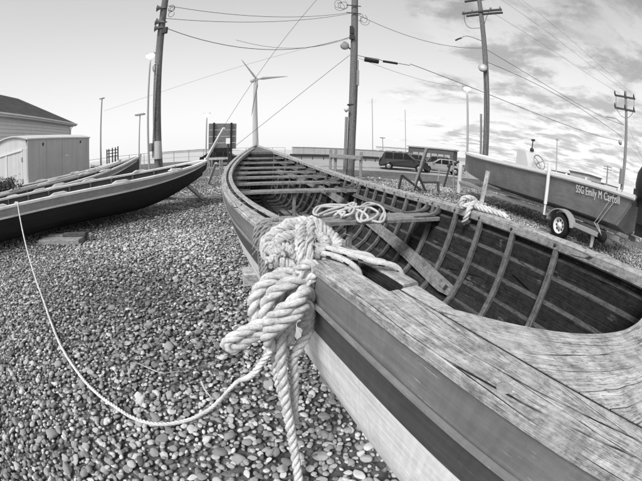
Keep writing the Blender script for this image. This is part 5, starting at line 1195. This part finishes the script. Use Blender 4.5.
# steel rack
rk = thing('steel_rack', 'rusty steel rack of upright bars beyond the left boats', 'rack', tuple(at_r(112, 158, 22)[:2]) + (0,))
for k, px_ in enumerate((107, 109, 112.5, 115.5, 118)):
    q = at_r(px_, 158, 22 + (k % 2) * .6) - np.array(rk.location); zt = at_r(px_, 149.5 - k * .8, 22)[2]; m = MB(); m.beam((q[0], q[1], 0), (q[0], q[1], zt), .07, .07); m.build('upright', 'iron', rk)
for py_ in (151, 154, 157): m = MB(); m.beam(at_r(107, py_, 22) - np.array(rk.location), at_r(118, py_ - 1.5, 22.3) - np.array(rk.location), .05, .05); m.build('bar', 'iron', rk)

# storage shed with a curved roof
c0 = at_r(27.5, 170, 12.8); c1 = at_r(89, 160, 16.8); c0[2] = c1[2] = 0; sd = c1 - c0; SL = np.linalg.norm(sd); sd /= SL; fd = np.array([-sd[1], sd[0], 0]); FW = 2.9; hs = 2.72
if fd[0] > 0: fd = -fd
sh_ = thing('storage_shed', 'grey metal storage shed with a curved roof and double doors', 'shed', tuple(c0), math.atan2(sd[1], sd[0]))
FY = 1 if (np.array([-sd[1], sd[0], 0]) @ fd) > 0 else -1      # local +y is toward the door width
npn = 4
for k in range(npn): m = MB(); m.box((SL * (k + .5) / npn, 0, hs / 2), (SL / npn - .015, .05, hs)); m.build('side_panel', 'sheet_metal', sh_)
m = MB(); m.box((SL / 2, FY * FW, hs / 2), (SL, .05, hs)); m.build('side_panel', 'sheet_metal', sh_)
m = MB(); m.box((SL - .03, FY * FW / 2, hs / 2), (.05, FW - .06, hs)); m.build('end_panel', 'sheet_metal', sh_)
m = MB(); arc = [(y, hs + .30 * (1 - ((y - FW / 2) / (FW / 2 + .06)) ** 2)) for y in np.linspace(-.06, FW + .06, 15)]
m.loft([[(x, FY * y, z) for y, z in arc] + [(x, FY * y, z - .05) for y, z in arc[::-1]] for x in (-.06, SL + .06)]); m.build('roof', 'sheet_pale', sh_)
m = MB(); P = [(.03, FY * y, z - .03) for y, z in arc[1:-1]] + [(.03, FY * (FW - .03), hs - .35), (.03, FY * .03, hs - .35)]; m.loft([P, [(x + .05, y, z) for x, y, z in P]]); m.build('gable', 'sheet_pale', sh_)
for y0, y1 in ((.03, .32), (FW - .32, FW - .03)): m = MB(); m.box((.03, FY * (y0 + y1) / 2, (hs - .35) / 2), (.06, y1 - y0, hs - .35)); m.build('jamb', 'sheet_pale', sh_)
for y0, y1 in ((.36, FW / 2 - .03), (FW / 2 + .03, FW - .36)):
    m = MB(); m.box((.04, FY * (y0 + y1) / 2, (hs - .38) / 2), (.04, y1 - y0, hs - .40)); dr_ = m.build('door', 'sheet_pale', sh_)
    for yy in (y0, y1): m = MB(); m.box((.012, FY * yy, (hs - .38) / 2), (.03, .05, hs - .42)); m.build('trim', 'letter_white', dr_)
m = MB(); m.box((.0, FY * FW / 2, hs - .36), (.04, FW - .60, .07)); m.build('trim', 'letter_white', sh_)
for yy in (.33, FW - .33):
    for z in (.4, 1.2, 2.0): m = MB(); m.box((-.005, FY * yy, z), (.03, .06, .16)); m.build('hinge', 'steel', sh_)
m = MB(); m.box((0.0, FY * (FW / 2 - .12), 1.35), (.05, .05, .22)); m.build('door_handle', 'iron', sh_)
for x, z in ((1.05, hs - .25), (SL - .9, hs - .22), (.55, .35)): m = MB(); m.box((x, -FY * .035, z), (.09, .02, .12)); m.build('lug', 'iron', sh_)
m = MB(); m.box((2.9, -FY * .03, hs - .8), (.22, .012, .07)); m.build('label_plate', 'letter_white', sh_)

# house with hip roof behind the shed
h0 = at_r(-30, 120, 19.0); h1 = at_r(72, 124, 32.5); h0[2] = h1[2] = 0; hd = h1 - h0; HL = np.linalg.norm(hd); hd /= HL; he = at_r(72, 124.5, 32.5)[2]
hs_ = thing('house', 'white clapboard house with a dark shingled hip roof behind the storage shed', 'house', tuple(h0), math.atan2(hd[1], hd[0])); HD = 9.0
nb = 22; bh = (he - .15) / nb
for k in range(nb): m = MB(); z0 = k * bh; m.loft([[(x, -.02, z0), (x, 0.03, z0 + bh), (x, .08, z0 + bh), (x, .08, z0)] for x in (.3, HL - .35)]); m.build('clapboard', 'siding', hs_)
m = MB(); m.box((HL - .37, HD / 2, he / 2), (.08, HD - .4, he - .02)); m.build('wall', 'siding', hs_)
m = MB(); m.box((HL / 2, HD - .3, he / 2), (HL - .8, .1, he - .02)); m.build('wall', 'siding', hs_)
rz_ = he + 2.9; ev = [(-.3, -.45, he), (HL + .25, -.45, he), (HL + .25, HD + .2, he), (-.3, HD + .2, he)]; rg = [(4.0, HD / 2, rz_), (HL - 4.6, HD / 2, rz_)]
m = MB(); V = ev + rg; m.add(V, [(0, 1, 5, 4), (1, 2, 5), (2, 3, 4, 5), (3, 0, 4)]); m.add([(x, y, z - .10) for x, y, z in V], [(4, 5, 1, 0), (5, 2, 1), (5, 4, 3, 2), (4, 0, 3)])
ro = m.build('roof', 'shingle', hs_)
for a, b in ((0, 1), (1, 2)): m = MB(); pa, pb_ = np.array(ev[a]), np.array(ev[b]); m.beam(pa - [0, 0, .09], pb_ - [0, 0, .09], .05, .22, ch=.05); m.build('fascia', 'siding', hs_)
m = MB(); m.box((HL / 2, -.2, he - .13), (HL + .3, .44, .04)); m.build('soffit', 'siding', hs_)
m = MB(); m.tube([(-.3, -.53, he - .06), (HL + .2, -.53, he - .06)], .07, 8); m.build('gutter', 'siding', hs_)
m = MB(); m.tube([(HL - .5, -.5, he - .1), (HL - .5, -.10, he - .5), (HL - .5, -.10, .1)], .05, 8); m.build('downpipe', 'siding', hs_)
# courses of shingle, each a thin step
ncs = 26
for k in range(ncs):
    u0, u1 = k / ncs, (k + 1.12) / ncs; P0_, P1_, P2_, P3_ = [np.array(q) for q in (ev[0], ev[1], rg[1], rg[0])]
    a, b, c, d = P0_ + (P3_ - P0_) * u0, P1_ + (P2_ - P1_) * u0, P1_ + (P2_ - P1_) * min(u1, 1), P0_ + (P3_ - P0_) * min(u1, 1); nz = np.array([0, -.6, .8]); m = MB(); m.add([a + nz * .022, b + nz * .022, c + nz * .012, d + nz * .012, a, b], [(0, 1, 2, 3), (4, 5, 1, 0)]); m.build('shingle_course', 'shingle', ro)

# shrub by the shed door
def leafy(name, label, base, rx, ry, h, n, leaf, cat='shrub'):
    t_ = thing(name, label, cat, base); m = MB()
    for k in range(9): a = rng.uniform(0, 6.28); q = rng.uniform(.3, .8); m.tube([(0, 0, 0), (q * rx * .5 * math.cos(a), q * ry * .5 * math.sin(a), h * .5), (q * rx * math.cos(a), q * ry * math.sin(a), h * rng.uniform(.7, .95))], [.02, .006], 5)
    m.build('stems', 'dark_timber', t_); V = []; F = []
    cl_ = rng.normal(0, 1, (26, 3)); cl_ /= np.linalg.norm(cl_, axis=1)[:, None]; cl_ *= rng.uniform(.35, .95, (26, 1))
    for k in range(n):
        c = cl_[rng.integers(26)] + rng.normal(0, .17, 3); c = c * [rx, ry, h * .5] + [0, 0, h * .52]; u = rng.normal(0, 1, 3); u /= np.linalg.norm(u); w = np.cross(u, rng.normal(0, 1, 3)); w /= np.linalg.norm(w); s = leaf * rng.uniform(.6, 1.3); i = len(V)
        V += [c - u * s, c + w * s * .45, c + u * s, c - w * s * .45]; F.append((i, i + 1, i + 2, i + 3))
    m = MB(); m.add(V, F, [[(0, 0), (1, 0), (1, 1), (0, 1)]] * len(F)); o = m.build('foliage', 'leaf', t_); o['kind'] = 'stuff'; return t_
q = at_r(6, 175, 11.9); leafy('shrub', 'dark low shrub in front of the shed doors', (q[0], q[1], 0), 1.3, .7, 1.50, 6000, .05)
q = at_r(94, 160, 16.9); leafy('shrub', 'dark shrub at the far corner of the storage shed', (q[0], q[1], 0), .8, .5, 1.35, 3000, .045)

# ------------------------------------------------------------------ cars
def car(label, pos, rz, body, suv=True, scale=1.0):
    t_ = thing('parked_car', label, 'car', (pos[0], pos[1], 0), rz, 'parked cars'); Lc, Wc = 4.5, 1.82
    if suv: low = [(-2.25, .42), (-2.28, .75), (-2.20, 1.0), (-2.05, 1.08)]; roofp = [(-1.98, 1.42), (-1.80, 1.62), (-1.3, 1.69), (.1, 1.68), (.45, 1.58), (1.08, 1.12), (1.95, 1.02), (2.2, .86), (2.26, .45)]
    else: low = [(-2.25, .38), (-2.28, .7), (-2.2, .92), (-1.95, .98)]; roofp = [(-1.55, 1.22), (-1.35, 1.36), (-.9, 1.44), (.1, 1.44), (.3, 1.36), (.95, .98), (2.0, .86), (2.22, .72), (2.26, .4)]
    prof = low + roofp; m = MB(); arch = lambda xc_: [(xc_ + .38 * math.cos(a), .34 + .38 * math.sin(a)) for a in np.linspace(0, math.pi, 9)]
    under = [(2.2, .28)] + arch(1.40) + arch(-1.38) + [(-2.2, .28)]
    P = prof + under
    def zin(z): return Wc / 2 - (.0 if z < .95 else (z - .95) * .30) - (.05 if z < .45 else 0)
    rows = []
    for sgn in (-1, 1):
        rows.append([(x, sgn * zin(z), z) for x, z in P])
    ins = [[(x * .985, sgn * (zin(z) - .05), z * .985 + .02 if z > .5 else z) for x, z in P] for sgn in (-1, 1)]
    mid = [(x * 1.0, 0, z * 1.0 + (.02 if z > 1.2 else 0)) for x, z in P]
    allr = [rows[0], [(x * 1.004, y * .9, z * 1.006) for x, y, z in rows[0]], [(x * 1.012, 0, z * 1.01) for x, y, z in rows[0]], [(x * 1.004, y * .9, z * 1.006) for x, y, z in rows[1]], rows[1]]
    m.loft(allr, smooth=False); m.build('body', body, t_)
    top = 1.60 if suv else 1.37; bl = 1.06 if suv else .95
    for sgn in (-1, 1):
        for xa_, xb_, xc_, xd_ in (((-1.78, -1.05, -1.05, -1.70), (-.98, -.12, -.12, -.98), (-.05, .88, .22, -.05)) if suv else ((-1.5, -.75, -.75, -1.15), (-.68, .0, .0, -.68), (.07, .82, .18, .07))):
            y0, y1 = zin(bl) + .006, zin(top) + .008; w = MB(); V = [(xa_, sgn * y0, bl), (xb_, sgn * y0, bl), (xc_, sgn * y1, top), (xd_, sgn * y1, top)]; V2 = [(x, y - sgn * .02, z) for x, y, z in V]; w.loft([V, V2] if sgn < 0 else [V[::-1], V2[::-1]]); w.build('side_window', 'glass_dark', t_)
        for xw_ in (1.40, -1.38):
            w = MB(); w.lathe([(.2, -.10), (.30, -.11), (.335, -.07), (.335, .07), (.30, .11), (.2, .10)], (xw_, sgn * (Wc / 2 - .12), .335), (0, 1, 0), 20, caps=False); wh = w.build('wheel', 'rubber', t_); w = MB(); w.lathe([(.21, 0), (.20, .1), (.06, .07), (0, .08)], (xw_, sgn * (Wc / 2 - .11), .335), (0, sgn, 0), 14, caps=False); w.build('rim', 'steel', wh)
        w = MB(); w.box((2.19, sgn * .66, .78 if suv else .68), (.14, .36, .14)); w.build('headlight', 'letter_white', t_); w = MB(); w.box((-2.22, sgn * .74, .98 if suv else .82), (.12, .22, .26)); w.build('tail_light', 'steel', t_)
        w = MB(); w.box((.85, sgn * (Wc / 2 + .08), 1.06 if suv else .98), (.14, .18, .12)); w.build('mirror', body, t_)
    a, b = (roofp[4], roofp[5]); w = MB(); n_ = .012
    w.loft([[(a[0] + .06 + n_, y, a[1] - .05 + .02), (b[0] - .05 + n_, y * 1.1, b[1] + .05 + .02), (b[0] - .05, y * 1.1, b[1] + .03), (a[0] + .06, y, a[1] - .07)] for y in (-.64, .64)]); w.build('windscreen', 'glass_dark', t_)
    a, b = low[-1], roofp[1]; w = MB(); w.loft([[(a[0] - .02, y, a[1] + .06), (b[0] - .03, y * .92, b[1] - .06), (b[0] + .04, y * .92, b[1] - .06), (a[0] + .05, y, a[1] + .06)] for y in (-.68, .68)]); w.build('rear_window', 'glass_dark', t_)
    w = MB(); w.box((2.27, 0, .45), (.06, 1.5, .16)); w.build('bumper', 'black_plastic', t_); w = MB(); w.box((-2.28, 0, .5), (.05, 1.5, .14)); w.build('bumper', 'black_plastic', t_)
    if suv:
        for sgn in (-1, 1):
            w = MB(); w.tube([(-1.5, sgn * .62, 1.70), (-1.4, sgn * .62, 1.75), (.0, sgn * .62, 1.75), (.1, sgn * .62, 1.70)], .02, 6); w.build('roof_rail', 'steel', t_)
    return t_
q = at_r(404, 165, 29.5); car('dark sport utility car parked side-on behind the near boat', q, R(-15), 'car_dark')
q = at_r(420, 160, 40); car('dark van-like car behind the parked side-on one', q, R(-25), 'car_dark')
q = at_r(441, 163, 31.5); car('silver saloon car parked beside the leaning plank post', q, R(165), 'car_silver', False)
q = at_r(446, 160, 37.0); car('dark car behind the silver saloon', q, R(-20), 'car_dark')
q = at_r(224, 160, 31); car('dark car half hidden under the billboard', q, R(10), 'car_dark', False)

# ------------------------------------------------------------------ far buildings
def building(label, a, b, depth, h, wallm, roofm, wins=(), fl=.0, name='building'):
    """flat-roofed block whose camera-facing front runs from a to b"""
    t_ = thing(name, label, 'building', (a[0], a[1], 0), math.atan2(b[1] - a[1], b[0] - a[0])); ln = float(np.hypot(b[0] - a[0], b[1] - a[1])); m = MB(); m.box((ln / 2, depth / 2, h / 2), (ln, depth, h)); m.build('wall', wallm, t_)
    m = MB(); m.box((ln / 2, depth / 2, h + .12), (ln + .4, depth + .4, .24)); m.build('roof', roofm, t_)
    for x0, x1, z0, z1, mt in wins:
        m = MB(); m.box((ln * (x0 + x1) / 2, -.05, (z0 + z1) / 2 * h), (ln * (x1 - x0), .12, (z1 - z0) * h)); w = m.build('window', mt, t_); m = MB(); m.box((ln * (x0 + x1) / 2, -.12, z0 * h - .04), (ln * (x1 - x0) + .2, .2, .10)); m.build('sill', roofm, w)
    return t_
a, b = at_r(408, 158, 60), at_r(453, 160, 56); building('dark low building with a pale band of windows beyond the parked cars', a, b, 2, 3.1, 'brick_dark', 'concrete', [(.12 + .14 * k, .235 + .14 * k, .50, .72, 'concrete') for k in range(6)] + [(.06, .30, .0, .42, 'concrete'), (.42, .60, 0, .42, 'concrete')])
a, b = at_r(376, 154, 140), at_r(420, 154, 130); building('long pale low building beyond the sea wall', a, b, 12, 4.2, 'concrete_pale', 'concrete', [(.08 + .15 * k, .16 + .15 * k, .35, .65, 'glass_dark') for k in range(6)])
xs0 = 486
for i, (xa_, xb_, D_, hh_, wm, rm, lb) in enumerate(((552, 568, 75, 2.6, 'siding', 'shingle', 'small pale house just above the rail beside the steering wheel'), (570, 590, 70, 3.2, 'concrete', 'shingle', 'grey house seen over the rail of the motor boat'), (592, 604, 85, 2.4, 'siding', 'shingle', 'tiny pale house beyond the engine cover'), (505, 521, 95, 2.4, 'siding', 'shingle', 'low pale house seen over the rail ahead of the console'))):
    a, b = at_r(xa_, 172, D_), at_r(xb_, 174, D_ * .97); building(lb, a, b, 8, hh_, wm, rm, [(.15 + .28 * k, .30 + .28 * k, .35, .70, 'glass_dark') for k in range(3)], name='house')

# ------------------------------------------------------------------ litter on the pebbles
def twig(label, q, r, mat='pale_timber'):
    mb = MB(); mb.tube([np.array([*at_z(x, y, .03)[:2], .045 + random.uniform(-.006, .012)]) for x, y in q], [r, r * .5], 6, step=.02); tag(mb.build('twig', mat), label, 'twig', 'twigs on the pebbles')
twig('long pale straw lying on the pebbles left of the rope tails', ((139, 366), (150, 371), (163, 375), (176, 374), (190, 372)), .0045)
twig('short upright-looking twig left of the long straw on the pebbles', ((129, 369), (130, 378), (130, 383)), .007)
twig('thicker pale stick on the pebbles under the rope bight', ((202, 384), (206, 392), (212, 399)), .009)
twig('thin stick on the pebbles between the straw and the bight', ((190, 372), (200, 368), (216, 363)), .004, 'timber')
twig('small dark twig on the pebbles to the left of the white knot', ((176, 303), (181, 306), (186, 311)), .008, 'dark_timber')
twig('thin pale stalk on the pebbles near the bottom of the thin line', ((75, 330), (82, 334), (90, 336)), .004)

# scraps of bark and weed that lie in drifts between the stones
mb = MB()
for k in range(420):
    x, y = random.gauss(205, 45), random.gauss(335, 42)
    if not (20 < x < 300 and 250 < y < 450): continue
    p = at_z(x, y, .03); p[2] = .034 + random.uniform(-.006, .014); a = random.uniform(0, 6.28); l = random.uniform(.008, .035); d = np.array([math.cos(a), math.sin(a), random.uniform(-.2, .2)]) * l
    mb.tube([p - d, p + np.array([0, 0, .004]), p + d], [random.uniform(.0015, .004), .001], 5)
tag(mb.build('driftwood_scraps', 'dark_timber'), 'scattered dark scraps of bark and weed between the pebbles', 'debris', kind='stuff')
